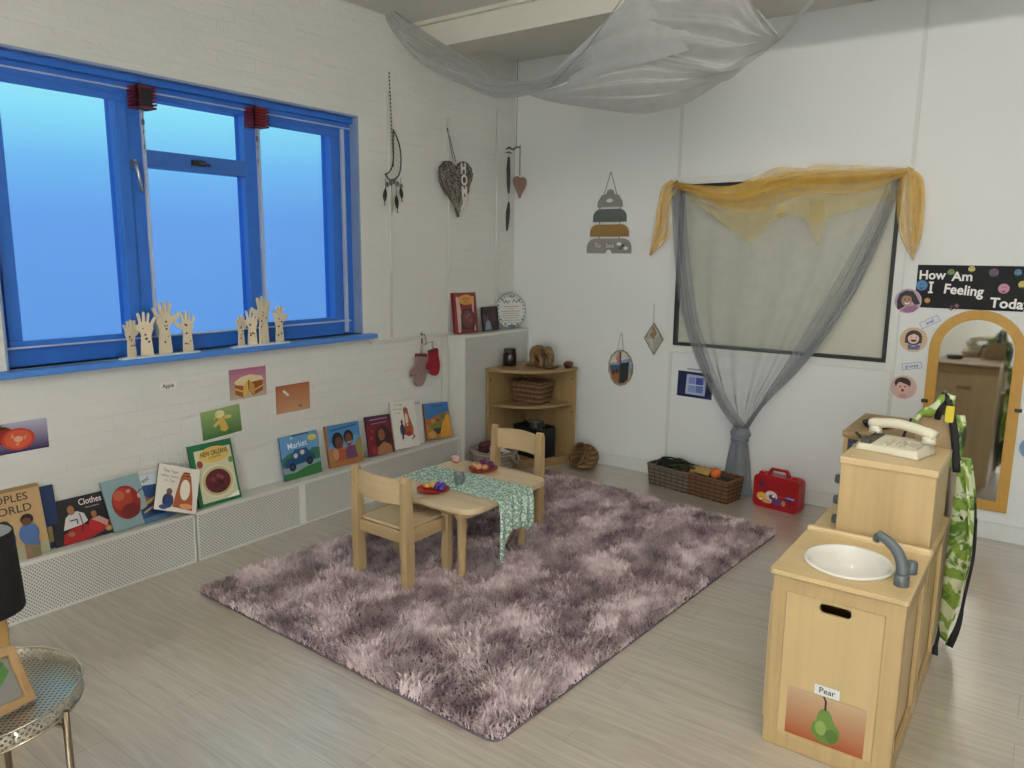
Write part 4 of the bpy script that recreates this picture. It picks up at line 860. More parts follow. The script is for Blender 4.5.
cloft(b, [(628,-8,-1.45),(680,-10,-1.45),(740,-12,-1.42),(757,12,-1.40),(778,37,-1.36),(796,18,-1.34),(816,-8,-1.32)],
         [(600,66,-1.42),(640,62,-1.38),(680,72,-1.34),(720,80,-1.30),(750,62,-1.28),(785,36,-1.28),(814,2,-1.30)], 100, 44, amp=.028, fr=4.2, ph=.6, bulge=.08)
cloft(b, [(585,42,-1.47),(610,20,-1.48),(640,-8,-1.48)], [(565,88,-1.40),(610,74,-1.42),(690,50,-1.45)], 40, 20, amp=.012, fr=2, ph=2, bulge=.05)
b.build('upper_drape', M_cs, o)
b = MB(); b.M = T; b.tube([px(*p) for p in ((552,84,-1.50),(585,50,-1.50),(625,-5,-1.50))],.0028,6); b.tube([px(*p) for p in ((757,10,-1.42),(778,36,-1.38))],.006,6)
b.tube(smoothline([px(*p) for p in ((384,5,-1.43),(445,45,-1.43),(480,64,-1.43),(515,82,-1.43),(545,80,-1.43))],30),.0025,5); b.build('hem', flat('#8a8a87',.8), o)
b = MB(); x_,y_,z_ = px(384,6,-1.41); b.tube([(x_,y_,z_),(x_-.03,y_,z_+.03),(x_-.03,y_,3.07)],.006,6); b.build('ceiling_loop', flat('#55534d',.7), o)

# ================================================================ rug
RUG = [(.445,-3.165),(2.275,-3.215),(2.43,-.69),(.64,-.48)]
def rug_pt(u,v):
    a,b_,c,d = [Vector(p) for p in RUG]; return (a*(1-u)+b_*u)*(1-v)+(d*(1-u)+c*u)*v
def rug_outline(r=.06, inset=0):
    P4 = [Vector(p) for p in RUG]; out = []
    for i in range(4):
        p,q,n_ = P4[i-1],P4[i],P4[(i+1)%4]; a_ = (p-q).normalized(); c_ = (n_-q).normalized()
        for k in range(7):
            t = k/6; A = q+a_*r*(1-t); B_ = q+c_*r*t; m_ = A.lerp(B_,t); out.append(tuple(m_))
    return out
def mat_pile():
    m, t, bb = newmat('shaggy_pile'); v = coords(t,'Object',(1,1,0))
    n1 = noise(t, v, 5.2, 6, .75, .4); n2 = noise(t, v, 30, 2); n3 = noise(t, coords(t,'Object',(1.7,1.0,0)), 8.5, 4, .65, .3)
    f = ramp(t, math_(t,'ADD',math_(t,'MULTIPLY',n1,.6), math_(t,'MULTIPLY',n3,.4)), .44, .62)
    dark = mix(t, n2, lin('#7c5862'), lin('#a07a84')); light = mix(t, n2, lin('#e8d0d1'), lin('#f4e4e4'))
    t.links.new(mix(t, f, light, dark), bb.inputs['Base Color']); bb.inputs['Roughness'].default_value = .75
    try: bb.inputs['Sheen Weight'].default_value = .25
    except Exception: pass
    return m
o = thing('shaggy_rug','large shaggy rug mottled in pale pink and mauve under the toddler table','rug',(1.45,-1.9,0))
T = Matrix.Translation((-1.45,1.9,0))
b = MB(); b.M = T; b.plate(rug_outline(),.0005,.010); b.build('backing', flat('#6b6064',.9,.1), o, .002)
rng = np.random.default_rng(5)
n = 105000
u = rng.random(n); v = rng.random(n)
A4 = np.array(RUG); w0=(1-u)*(1-v); w1=u*(1-v); w2=u*v; w3=(1-u)*v
base = w0[:,None]*A4[0]+w1[:,None]*A4[1]+w2[:,None]*A4[2]+w3[:,None]*A4[3]
base[:,0]-=1.45; base[:,1]+=1.9
cor = np.minimum(u,1-u)*1.8; cor2 = np.minimum(v,1-v)*2.55; keep = ~((cor<.03)&(cor2<.03)&(cor+cor2<.03)); base = base[keep]; n = len(base)
# clumps lean together
cx = np.sin(base[:,0]*9+3*np.sin(base[:,1]*6))+np.sin(base[:,1]*17+base[:,0]*5); cy = np.cos(base[:,1]*8+2*np.sin(base[:,0]*11))+np.sin(base[:,0]*19)
ang = np.arctan2(cy*.8-.5+rng.normal(0,.8,n), cx*.8+.2+rng.normal(0,.8,n)); L = rng.uniform(.028,.052,n); lean = rng.uniform(.35,.95,n)
dx = np.cos(ang)*np.sin(lean)*L; dy = np.sin(ang)*np.sin(lean)*L; dz = np.cos(lean)*L
wd = rng.uniform(.0020,.0034,n); wa = ang+PI/2+rng.normal(0,.4,n); wx = np.cos(wa)*wd; wy = np.sin(wa)*wd
V = np.zeros((n,5,3)); z0 = .008
V[:,0]=np.c_[base[:,0]-wx,base[:,1]-wy,np.full(n,z0)]; V[:,1]=np.c_[base[:,0]+wx,base[:,1]+wy,np.full(n,z0)]
V[:,2]=np.c_[base[:,0]+dx*.4+wx,base[:,1]+dy*.4+wy,z0+dz*.62]; V[:,3]=np.c_[base[:,0]+dx*.4-wx,base[:,1]+dy*.4-wy,z0+dz*.62]
V[:,4]=np.c_[base[:,0]+dx,base[:,1]+dy,z0+dz*.95]
me = bpy.data.meshes.new('pile'); me.vertices.add(n*5); me.vertices.foreach_set('co', V.ravel())
li = (np.arange(n)[:,None]*5+np.array([0,1,2,3,3,2,4])[None]).ravel(); me.loops.add(n*7); me.loops.foreach_set('vertex_index', li)
ls = (np.arange(n)[:,None]*7+np.array([0,4])[None]).ravel(); lt = np.tile([4,3],n); me.polygons.add(n*2); me.polygons.foreach_set('loop_start', ls); me.polygons.foreach_set('loop_total', lt)
me.polygons.foreach_set('use_smooth', np.ones(n*2,bool)); me.update(calc_edges=True); me.validate(); me.materials.append(mat_pile())
pile = bpy.data.objects.new('pile', me); COL.objects.link(pile); pile.parent = o; pile['kind'] = 'stuff'

# ================================================================ toddler table and chairs
TA = 0.0
tb = thing('toddler_table','low wooden toddler table with rounded corners laid with a lace runner','table',(1.16,-2.04,0),TA)
TL, TWd, TH = .66, .68, .405
b = MB(); b.plate(rrect(-TL/2,-TWd/2,TL/2,TWd/2,.085,8),TH-.028,TH); b.build('tabletop', wood('#d3bc98',0,.88,.35), tb, .009, seg=3)
b = MB(); b.plate(rrect(-TL/2+.05,-TWd/2+.05,TL/2-.05,TWd/2-.05,.05,6),TH-.062,TH-.028,holes=[rrect(-TL/2+.07,-TWd/2+.07,TL/2-.07,TWd/2-.07,.04,6)[::-1]]); b.build('table_frame', wood('#ab8f68',0), tb, .003)
for sx in (-1,1):
    for sy in (-1,1):
        b = MB(); c = (sx*(TL/2-.125), sy*(TWd/2-.085)); b.lathe([(.019,.004),(.021,.012),(.0235,.25),(.026,TH-.085),(.040,TH-.070),(.040,TH-.028)],20,(c[0],c[1],0)); b.build('leg', wood('#bba074',2), tb)
# lace runner
def mat_lace():
    m, t, bb = newmat('mint_lace'); v = coords(t)
    vo = N(t,'ShaderNodeTexVoronoi'); vo.inputs['Scale'].default_value = 75; t.links.new(v, vo.inputs['Vector'])
    n_ = noise(t, v, 60, 3); f = ramp(t, math_(t,'ADD',math_(t,'MULTIPLY',vo.outputs[0],.75),math_(t,'MULTIPLY',n_,.5)), .50,.66)
    t.links.new(mix(t, f, lin('#d2e6da'), lin('#a6c4b0')), bb.inputs['Base Color']); bb.inputs['Roughness'].default_value = .8
    t.links.new(math_(t,'SUBTRACT',1.0,math_(t,'MULTIPLY',f,.40)), bb.inputs['Alpha']); bump(t,bb,vo.outputs[0],.5,.003); return m
rn = thing('table_runner','mint green lace runner across the toddler table hanging over its near end','table runner',(1.16,-2.04,TH),TA)
rw = .285
def runner(u,v):
    s_ = u*(TL+.02+.02+.21); y = (v-.5)*rw-.005
    if s_ < TL+.015: x = -TL/2-.0+s_; z = .004+.0015*math.sin(40*u+9*v)
    else:
        d = s_-TL-.015; pt = 1-.55*abs(math.sin(v*PI*1.5+.2)) ; dd = d*(.72+.62*(abs(v-.05)<.22)*(1-abs(v-.05)/.22)+.22*(abs(v-.85)<.2)*(1-abs(v-.85)/.2))
        x = TL/2+.017+.012*min(1,d*20)+.006*math.sin(v*26)*min(1,d*12); z = .004-dd*1.05
    return (x,y,z)
b = MB(); b.grid(runner,90,44); b.build('lace_cloth', mat_lace(), rn, thick=.0015)
def chair(label, x, y, rz):
    c = thing('toddler_chair', label, 'chair', (x,y,0), rz, group='wooden toddler chairs at the table')
    w, d, sh, hh, p = .385, .30, .315, .575, .044     # local +y = front
    for sx in (-1,1):
        b = MB(); x0 = sx*(w/2-p/2)
        pts = [(-.026,0),(.026,0),(.026,sh),(.012,hh-.02),(.006,hh-.004),(-.006,hh),(-.018,hh-.006),(-.026,hh-.03),(-.030,sh)]
        b.M = Matrix.Translation((x0-p/2,0,0)) @ Matrix(((0,0,1,0),(1,0,0,0),(0,1,0,0),(0,0,0,1))); b.plate(pts,0,p); b.M = Matrix()
        b.build('rear_leg', wood('#b59a70',2), c, .006)
        b = MB(); b.box((x0-p/2,d-p,0),(x0+p/2,d,sh+.012)); b.build('front_leg', wood('#b59a70',2), c, .006)
        b = MB(); b.box((x0-.012,.026,sh-.07),(x0+.012,d-p,sh-.004)); b.build('side_rail', wood('#b59a70',1), c, .003)
    b = MB(); b.plate(rrect(-w/2+p+.001,.0,w/2-p-.001,d-.006,.02,5),sh-.012,sh+.002); b.build('seat', wood('#cdb892',0,.9,.35), c, .004)
    for q_ in ((-.012,.012,.075),(d-.032,d-.012,.06)):
        b = MB(); b.box((-w/2+p,q_[0],sh-q_[2]),(w/2-p,q_[1],sh-.014)); b.build('cross_rail', wood('#b59a70',0), c, .003)
    b = MB()
    def slat(u,v,t=0): 
        xx = (u-.5)*(w-2*p+.01); cu = math.sin(PI*u); return (xx, -.004-.030*cu+t, sh+.118+ v*(.118+.008*cu))
    n0 = 16
    vs = [slat(i/n0,j,t) for t in (-.009,.009) for j in (0,1) for i in range(n0+1)]; k = n0+1
    fs = []
    for i in range(n0): fs += [(i,i+1,k+i+1,k+i),(2*k+i,3*k+i,3*k+i+1,2*k+i+1),(k+i,k+i+1,3*k+i+1,3*k+i),(i,2*k+i,2*k+i+1,i+1)]
    fs += [(0,k,3*k,2*k),(n0,2*k+n0,3*k+n0,k+n0)]
    b.add(vs,fs,False); b.build('backrest', wood('#c4ab82',0,.9,.4), c, .004)
    b = MB()
    for sx in (-1,1): b.ell((sx*(w/2-p/2),-.031,sh+.17),(.006,.004,.006),8,6)
    b.build('screw_cap', flat('#a9a59c',.3,metal=.6), c)
    return c
chair('wooden toddler chair with curved backrest at the near side of the table',1.078,-2.555,.03-.05)
chair('wooden toddler chair facing the camera on the far side of the table',1.075,-1.435,PI-.06)
# plates and play food
def plate_dish(label, lx, ly, group='red plates on the toddler table'):
    M = tb.matrix_world @ Matrix.Translation((lx,ly,TH+.0055)); o = thing('play_plate', label, 'plate', M=M, group=group)
    b = MB(); b.lathe([(r_*1.2,z_) for r_,z_ in [(0,0),(.045,0),(.058,.006),(.068,.010),(.070,.012),(.066,.0125),(.055,.008),(.044,.003),(0,.003)]],36); b.build('dish', flat('#a8201a',.3,.05), o); return M
bpy.context.view_layer.update()
def tpt(wx, wy):
    q = tb.matrix_world.inverted() @ Vector((wx,wy,0)); return q.x, q.y
P1 = tpt(1.138,-2.252); P2 = tpt(1.107,-1.80)
M1 = plate_dish('red play plate with yellow and purple play food nearer the front chair', *P1)
M2 = plate_dish('red play plate with sausages and purple grapes nearer the far chair', *P2)
def food(name, label, M, loc, mb, mat):
    o = mb.build(name, mat, None); o.matrix_world = M @ Matrix.Translation((loc[0]*1.25,loc[1]*1.25,loc[2])) @ Matrix.Scale(1.35,4); tag(o, label, 'play food', 'play food on the red plates'); return o
b = MB(); b.mat(flat('#4b2f8c',.45,.2))
rr = random.Random(2)
for k in range(11): a_ = rr.uniform(0,2*PI); q_ = .016*math.sqrt(rr.random()); b.ell((q_*math.cos(a_),q_*math.sin(a_),.010+rr.random()*.018),.010,8,6)
food('play_grapes','bunch of blue-purple toy grapes on the front red plate',M1,(.030,.004,.0035),b,None)
b = MB(); b.mat(flat('#d7b04a',.5,.1)); b.ell((0,0,.014),(.020,.014,.014),12,8); food('play_lemon','yellow toy fruit on the front red plate',M1,(-.005,.012,.0035),b,None)
b = MB(); b.mat(flat('#cf9a45',.5,.1)); b.ell((0,0,.010),(.017,.012,.010),12,8); food('play_potato','small orange-yellow toy food at the left of the front plate',M1,(-.032,-.004,.0035),b,None)
for k,(x_,y_,a_) in enumerate(((-.030,-.020,.3),(-.004,-.024,-.1),(.024,-.018,-.4))):
    b = MB(); b.mat(flat(['#c48a58','#cf9a68','#bd7f50'][k],.5,.1)); b.ell((0,0,.013),(.016,.015,.013),12,8,Matrix.Rotation(a_,3,'Z'))
    food('play_bun',['left','middle','right'][k]+' one of three tan toy buns on the far red plate',M2,(x_,y_,.0035),b,None)
b = MB(); b.mat(flat('#5c2456',.5,.2))
for k in range(14): b.ell((rr.uniform(-.036,.030),rr.uniform(-.004,.012),.010+rr.random()*.016),.009,8,6)
food('play_grapes','dark purple toy grapes at the back of the far red plate',M2,(0,.016,.0035),b,None)
# little bucket
Pb = tpt(1.172,-2.09); o = thing('toy_bucket','small grey patterned metal cup standing in the middle of the runner','cup', M=tb.matrix_world @ Matrix.Translation((Pb[0],Pb[1],TH+.008)))
b = MB(); b.lathe([(0,0),(.021,0),(.022,.003),(.030,.052),(.032,.056),(.029,.055),(.020,.004),(0,.004)],28); b.build('cup_body', flat('#8c9391',.35,.35,metal=.6,scale=90), o)
b = MB(); b.tube([(.029,0,.05),(.044,.0,.046),(.042,0,.022),(.024,0,.014)],.003,6); b.build('handle', flat('#7c8382',.3,metal=.7), o)
Pp = tpt(.855,-1.745); b = MB(); b.mat(flat('#c79a92',.5,.08)); b.ell((0,0,.022),(.034,.026,.022),18,10)
o = b.build('play_cake', None); o.matrix_world = tb.matrix_world @ Matrix.Translation((Pp[0]+.03,Pp[1]-.03,TH+.001)); tag(o,'small rounded pink toy at the far left corner of the table','toy')

# ================================================================ corner shelf and its contents
CS = (.175,-.085); R_ = .50; PH = (0,.045,.455,.735)
W_cs = wood('#9c7e54',0,.85,.45); W_csz = wood('#a08458',2,.85,.45)
cs = thing('corner_shelf','quarter-round wooden corner shelf with three levels','shelf',(CS[0],CS[1],0))
def quarter(r, n=24): return [(0,0)]+[(r*math.sin(PI/2*i/n), -r*math.cos(PI/2*i/n)) for i in range(n,-1,-1)][::-1][::-1]
def qpoly(x0,y0,r,ins=0):
    return [(x0,y0)]+[(x0+r*math.cos(a_),y0-r*math.sin(a_)) for a_ in [PI/2*i/24 for i in range(25)]]
for nm,z0,z1,r in (('shelf_board',PH[1],PH[1]+.022,.475),('shelf_board',PH[2],PH[2]+.020,.462),('top_board',.730,.752,.505)):
    b = MB(); b.plate(qpoly(.018 if nm!='top_board' else 0,-.018 if nm!='top_board' else 0,r-.018 if nm!='top_board' else r)[::-1],z0,z1); b.build(nm, W_cs, cs, .003)
bx('side_panel',(0,-.495,0),(.018,0,.730), W_csz, cs, .003); bx('side_panel',(.018,-.018,0),(.495,0,.730), W_csz, cs, .003)
b = MB()
arcp = [(.018+.445*math.cos(PI/2*i/24),-.018-.445*math.sin(PI/2*i/24)) for i in range(25)]; arci = [(.018+.430*math.cos(PI/2*i/24),-.018-.430*math.sin(PI/2*i/24)) for i in range(25)]
b.plate(arcp+arci[::-1],0,PH[1]); b.build('plinth', W_cs, cs)
b = MB()
for z_ in (.10,.40,.66): b.ell((.020,-.465,z_),(.003,.007,.007),8,6); b.ell((.470,-.019,z_),(.007,.003,.007),8,6)
b.build('screw_cap', flat('#2c241a',.5), cs)
def weave(name, label, loc, rz, L_, Wd, H, mat_a, mat_b, flare=.012, rows=11, cat='basket', group=None, rnd_=.02, parent=None, floor_=.006):
    o = thing(name, label, cat, loc, rz, group)
    b = MB(); ns = 84; per = []
    def loop(k):
        t_ = k/(rows-1); gx = L_/2-flare*(1-t_); gy = Wd/2-flare*(1-t_); pl_ = rrect(-gx,-gy,gx,gy,rnd_,4)
        cl = [Vector((x,y,0)) for x,y in pl_]+[Vector((*pl_[0],0))]; Ls = [0]
        for a_,c_ in zip(cl[:-1],cl[1:]): Ls.append(Ls[-1]+(c_-a_).length)
        res = []
        for i in range(ns):
            s_ = Ls[-1]*i/ns; j = max(q for q in range(len(Ls)) if Ls[q]<=s_+1e-9); j = min(j,len(cl)-2); p = cl[j].lerp(cl[j+1],(s_-Ls[j])/max(1e-9,Ls[j+1]-Ls[j]))
            nrm = Vector((p.x/gx,p.y/gy,0)); nrm = Vector((nrm.x if abs(nrm.x)>=abs(nrm.y) else 0, nrm.y if abs(nrm.y)>abs(nrm.x) else 0,0)).normalized()
            off = .0035*math.cos(PI*i/2*1.0+PI*k)
            res.append((p.x+nrm.x*off,p.y+nrm.y*off,.006+(H-.012)*t_+random.uniform(-.001,.001)))
        return res
    rr_ = (H/rows)*.62
    for k in range(rows):
        b.mat(mat_a if k%2 else mat_b); b.tube(loop(k),rr_,6,closed=True)
    b.build('woven_side', None, o)
    b = MB(); b.mat(mat_b)
    l0, l1 = loop(0), loop(rows-1)
    for i in range(0,ns,4): b.tube([l0[i],l1[i]],.0035,5)
    b.build('stakes', None, o)
    b = MB(); b.mat(mat_a); top_ = [(x*1.01,y*1.01,H-.003) for x,y,_ in loop(rows-1)]; b.tube(top_,.008,7,closed=True)
    b.tube([(x,y,z+.009*math.sin(i*1.6)) for i,(x,y,z) in enumerate(top_)],.0045,5,closed=True); b.build('rim', None, o)
    b = MB(); b.mat(mat_b).plate(rrect(-L_/2+flare+.004,-Wd/2+flare+.004,L_/2-flare-.004,Wd/2-flare-.004,.015,4),.002,floor_+.004); b.build('base', None, o)
    return o
WK1, WK2 = flat('#6b4a30',.8,.3,scale=60), flat('#4e3422',.85,.3,scale=60)
WG1, WG2 = flat('#6f6355',.85,.3,scale=60), flat('#4c4339',.85,.3,scale=60)
weave('wicker_basket','brown square wicker basket on the upper level of the corner shelf',(.395,-.285,PH[2]+.021),-.75+PI/4,.27,.20,.165,flat('#7d5d40',.8,.3,scale=60),flat('#543a26',.8,.3,scale=60),flare=.02,rows=9)
# dark bowl of pots on the lower level
o = thing('storage_tub','black plastic tub on the lowest level of the corner shelf','tub',(.43,-.30,PH[1]+.023),-.2)
b = MB(); b.plate(rrect(-.15,-.10,.15,.10,.03,6),0,.23,holes=[rrect(-.143,-.093,.143,.093,.025,6)[::-1]]); b.plate(rrect(-.15,-.10,.15,.10,.03,6),0,.006); b.build('tub_body', flat('#131516',.4,.1), o, .004)
b = MB()
for k in range(9): b.box((-.13+.03*k,-.104,.05),(-.118+.03*k,-.099,.19))
b.build('ribs', flat('#1f2224',.4), o)
o = thing('metal_pot','shiny metal toy pot sticking out of the black tub on the corner shelf','pot',(.44,-.29,PH[1]+.036),0)
b = MB(); b.lathe([(0,0),(.06,0),(.062,.18),(.066,.25),(.068,.253),(.062,.25),(.058,.01),(0,.01)],28); b.build('pot_body', flat('#a9a9a4',.25,.1,metal=.8), o)
b = MB(); b.tube([(-.066,0,.235),(-.105,0,.24),(-.11,.0,.225)],.007,6); b.build('pot_handle', flat('#1a1a1a',.4), o)
# jar, carving, wooden bowl on top
o = thing('dark_jar','dark brown lidded jar at the left on top of the corner shelf','jar',(.232,-.36,.752))
b = MB(); b.lathe([(0,0),(.048,0),(.052,.006),(.052,.092),(.046,.101),(.040,.104),(0,.104)],28); b.build('jar_body', flat('#1e1418',.25,.15), o)
b = MB(); b.lathe([(0,.104),(.046,.104),(.047,.108),(.047,.128),(.042,.133),(0,.134)],28); b.build('lid', flat('#2c1d1a',.35,.15), o)
o = thing('elephant_carving','carved brown wooden elephant on a curved base, on top of the corner shelf','carving',(.455,-.275,.752),-.25)
b = MB(); b.plate([(-.135,.012),(-.12,0),(.12,0),(.15,.006),(.20,.030),(.195,.036),(.145,.022),(.10,.018),(-.10,.018)],-.035,.035); 
bo = b.build('curved_base', wood('#7a5c38',0,.6,.5), o, .004, M=Matrix.Rotation(PI/2,4,'X'))
b = MB()
b.ell((-.005,0,.115),(.082,.050,.056),20,14); b.ell((-.055,0,.105),(.045,.046,.055),16,12); b.ell((.085,0,.130),(.044,.036,.042),16,12)
for x_,y_ in ((-.065,.026),(-.060,-.026),(.045,.024),(.042,-.026)): b.tube([(x_,y_,.10),(x_+.004,y_,.05),(x_,y_,.016)],[.026,.020,.021],12)
b.tube([(.110,0,.135),(.135,0,.105),(.140,0,.065),(.130,0,.035),(.142,0,.022)],[.024,.019,.014,.011,.009],12)
b.tube([(-.095,0,.115),(-.108,0,.08),(-.106,0,.05)],[.007,.005,.006],8)
el = b.build('elephant', wood('#80623c',2,.55,.45), o)
rm = el.modifiers.new('merge','REMESH'); rm.mode = 'VOXEL'; rm.voxel_size = .0045; rm.use_smooth_shade = True
sm = el.modifiers.new('soften','SMOOTH'); sm.iterations = 4
for sy in (-1,1):
    b = MB(); b.ell((.066,sy*.042,.122),(.026,.006,.038),12,8,Matrix.Rotation(.25*sy,3,'Z')); b.build('ear', wood('#6d5030',2,.6), o)
    b = MB(); b.tube([(.112,sy*.018,.110),(.135,sy*.022,.092),(.150,sy*.020,.095)],[.005,.004,.002],7); b.build('tusk', flat('#b9a37c',.4), o)
b = MB(); b.ell((-.045,-.02,.032),(.055,.018,.022),12,8); b.ell((.02,-.03,.030),(.03,.012,.018),12,8); b.build('carved_rock', wood('#6b5032',0,.6), o)
o = thing('wooden_bowl','small reddish wooden bowl at the right end on top of the corner shelf','bowl',(.635,-.155,.752))
b = MB(); b.lathe([(0,0),(.022,0),(.036,.014),(.038,.030),(.030,.044),(.026,.046),(.030,.032),(.026,.012),(0,.008)],26); b.build('bowl_body', wood('#5f341c',2,.6,.4), o)
# pale fabric basket in front
def round_basket(name,label,loc,prof,mat_a,mat_b,rz=0,n=56):
    o = thing(name,label,'basket',loc,rz); b = MB()
    for k,(r,z) in enumerate(prof):
        b.mat(mat_a if k%2 else mat_b); b.tube([((r+.0025*math.cos(i*PI/2+k*PI))*math.cos(2*PI*i/n),(r+.0025*math.cos(i*PI/2+k*PI))*math.sin(2*PI*i/n),z) for i in range(n)],.0088,6,closed=True)
    b.mat(mat_b).plate(circ(0,0,prof[0][0]+.002,n=30),.002,.010); b.build('woven_body', None, o); return o
LB1, LB2 = flat('#b3a79a',.9,.15), flat('#9a8e80',.9,.15)
o = round_basket('fabric_basket','pale round rope basket full of patterned cloth beside the corner shelf',(.385,-.75,0),[(.105+.0055*k,.010+.0155*k) for k in range(13)],LB1,LB2)
for sx in (-1,1):
    b = MB(); b.tube(smoothline([(sx*.172,-.04,.175),(sx*.200,-.03,.15),(sx*.205,0,.12),(sx*.200,.03,.15),(sx*.172,.04,.175)],16),.009,7); b.build('handle', LB2, o)
def mat_pattern():
    m, t, bb = newmat('patterned_cloth'); vo = N(t,'ShaderNodeTexVoronoi'); vo.inputs['Scale'].default_value = 26; t.links.new(coords(t), vo.inputs['Vector'])
    s_ = N(t,'ShaderNodeSeparateXYZ'); t.links.new(vo.outputs['Color'], s_.inputs[0])
    t.links.new(mix(t, ramp(t,s_.outputs[0],.45,.5), lin('#c4bab4'), lin('#4a2a35')), bb.inputs['Base Color']); bb.inputs['Roughness'].default_value=.9; return m
for k,(lb,x_,y_,r_) in enumerate((('crumpled dark red and white cloth on the left in the pale basket',-.065,.02,.078),('crumpled white patterned cloth on the right in the pale basket',.062,-.02,.080))):
    b = MB(); b.grid(lambda u,v: (lambda th,ph: (r_*(1+.16*math.sin(5*th+3*ph)+.10*math.sin(9*ph+k))*math.sin(ph)*math.cos(th), r_*(1+.16*math.sin(5*th+3*ph))*math.sin(ph)*math.sin(th), .62*r_*(1+.2*math.sin(4*th+k))*math.cos(ph)))(2*PI*u,PI*v), 40, 20)
    m_ = b.build('folded_cloth', mat_pattern() if k else flat('#5a2a33',.9,.4,scale=25)); m_.location = (.385+x_,-.75+y_,.185); tag(m_, lb, 'cloth')
# round brown basket with side opening
BB1, BB2 = flat('#8a6a42',.8,.25,scale=60), flat('#6a4c2c',.8,.25,scale=60)
o = thing('round_wicker_basket','round tan wicker basket with a hooped opening on the floor right of the corner shelf','basket',(.83,-.20,0),0)
b = MB(); n_ = 48
for k in range(13):
    t_ = k/12; ph = PI*(.86-.80*t_); r = .098*math.sin(ph)+.004; z = .090+.098*-math.cos(ph)*-1*-1
    z = .092-.090*math.cos(PI*t_*.80+.28)
    r = .100*math.sin(PI*t_*.80+.28)
    b.mat(BB1 if k%2 else BB2); pts = []
    for i in range(n_): pts.append(((r+.002*math.cos(i*PI/2+k*PI))*math.cos(2*PI*i/n_),(r+.002*math.cos(i*PI/2+k*PI))*math.sin(2*PI*i/n_),z))
    if k >= 4:   # upper rows stop at the opening
        a0 = .70+.50*math.sin(PI*(k-3.5)/8.5)+(k>10)*.5; cut = [((r)*math.cos(a_),(r)*math.sin(a_),z) for a_ in np.linspace(-1.95+a0, -1.95+2*PI-a0, 34)]; b.tube(cut,.0085,6)
    else: b.tube(pts,.0085,6,closed=True)
b.mat(BB2).plate(circ(0,0,.03,n=20),.003,.010)
b.build('woven_body', None, o)
b = MB(); cc = Vector((math.cos(-1.95),math.sin(-1.95),0)); sd = Vector((-cc.y,cc.x,0))
b.mat(BB2).tube([tuple(cc*(.068-.040*math.sin(a_))+sd*.078*math.cos(a_)+Vector((0,0,.120+.078*math.sin(a_)))) for a_ in [2*PI*i/30 for i in range(30)]],.010,7,closed=True); b.build('opening_hoop', None, o)

# ================================================================ baskets and case by the back wall
wb = weave('wicker_basket','greyish rectangular wicker basket of green pieces, left of the pair by the back wall',(1.56,-.185,0),-.22,.36,.19,.145,WG1,WG2,rows=11)
wb2 = weave('wicker_basket','reddish brown rectangular wicker basket holding the toy orange, right of the pair',(1.845,-.235,0),-.20,.36,.20,.150,WK1,WK2,rows=11)
G_ = [flat('#2f3a26',.7,.2),flat('#1d2220',.6,.2),flat('#49552f',.7,.2)]
rr = random.Random(9)
spots = [(-.10,.02,.15),(-.06,-.03,.145),(-.01,.03,.155),(.04,-.02,.15),(.09,.03,.160),(.11,-.02,.15),(-.11,-.03,.145),(-.08,.04,.165),(.03,.04,.172),(.0,-.01,.160)]
for k,(x_,y_,z_) in enumerate(spots):
    c,s_ = math.cos(-.22),math.sin(-.22); wx, wy = 1.56+x_*c-y_*s_, -.185+x_*s_+y_*c
    b = MB(); b.mat(G_[k%3]); a_ = rr.uniform(-.5,.6); b.grid(lambda u,v: ((u-.5)*.13, (v-.5)*.045*math.sin(PI*min(.97,u+.03)), .018*math.sin(u*3)+.010*math.cos(v*PI)), 10, 6)
    b.tube([(-.065,0,.0),(.0,0,.017),(.075,0,.012)],.005,6)
    q = b.build('toy_leaf', None); q.location = (wx,wy,z_); q.rotation_euler = (rr.uniform(-.3,.3),rr.uniform(-.25,.25),a_); tag(q,'dark green toy leaf piled in the greyish basket','toy leaf','toy leaves in the greyish basket')
b = MB(); b.mat(flat('#d9661f',.55,.08,scale=120,bmp=.2)); b.ell((0,0,0),.036,24,16); b.mat(flat('#3d5a2a',.6)); b.ell((0,0,.036),(.005,.005,.002),8,5)
q = b.build('toy_orange', None); q.location = (1.865,-.225,.158); tag(q,'bright orange toy fruit on top of the reddish basket','play food')
b = MB(); b.mat(flat('#a8874a',.6,.1)); b.grid(lambda u,v: ((u-.5)*.15,(v-.5)*.10,.022*math.sin(PI*v)+.006*math.sin(PI*u)),14,10)
q = b.build('toy_bread', None, thick=.012); q.location = (1.765,-.205,.145); q.rotation_euler = (.15,.0,-.2); tag(q,'tan flat toy food piece lying left of the toy orange','play food')
for k,(x_,y_) in enumerate(((1.93,-.235),(1.955,-.275),(1.91,-.29))):
    b = MB(); b.mat(G_[1] if k<2 else flat('#3a2430',.6)); b.ell((0,0,0),(.028,.018,.017),14,10); q = b.build('toy_vegetable', None); q.location = (x_,y_,.135); q.rotation_euler = (0,0,k); tag(q,'small dark toy vegetable in the reddish basket','play food','dark toy vegetables in the reddish basket')
b = MB(); b.mat(flat('#2f3328',.7)); b.ell((0,0,0),(.13,.06,.055),18,10); q = b.build('toy_cloth', None); q.location = (1.845,-.235,.073); q.rotation_euler=(0,0,-.2); tag(q,'dark filling cloth under the toys in the reddish basket','cloth')
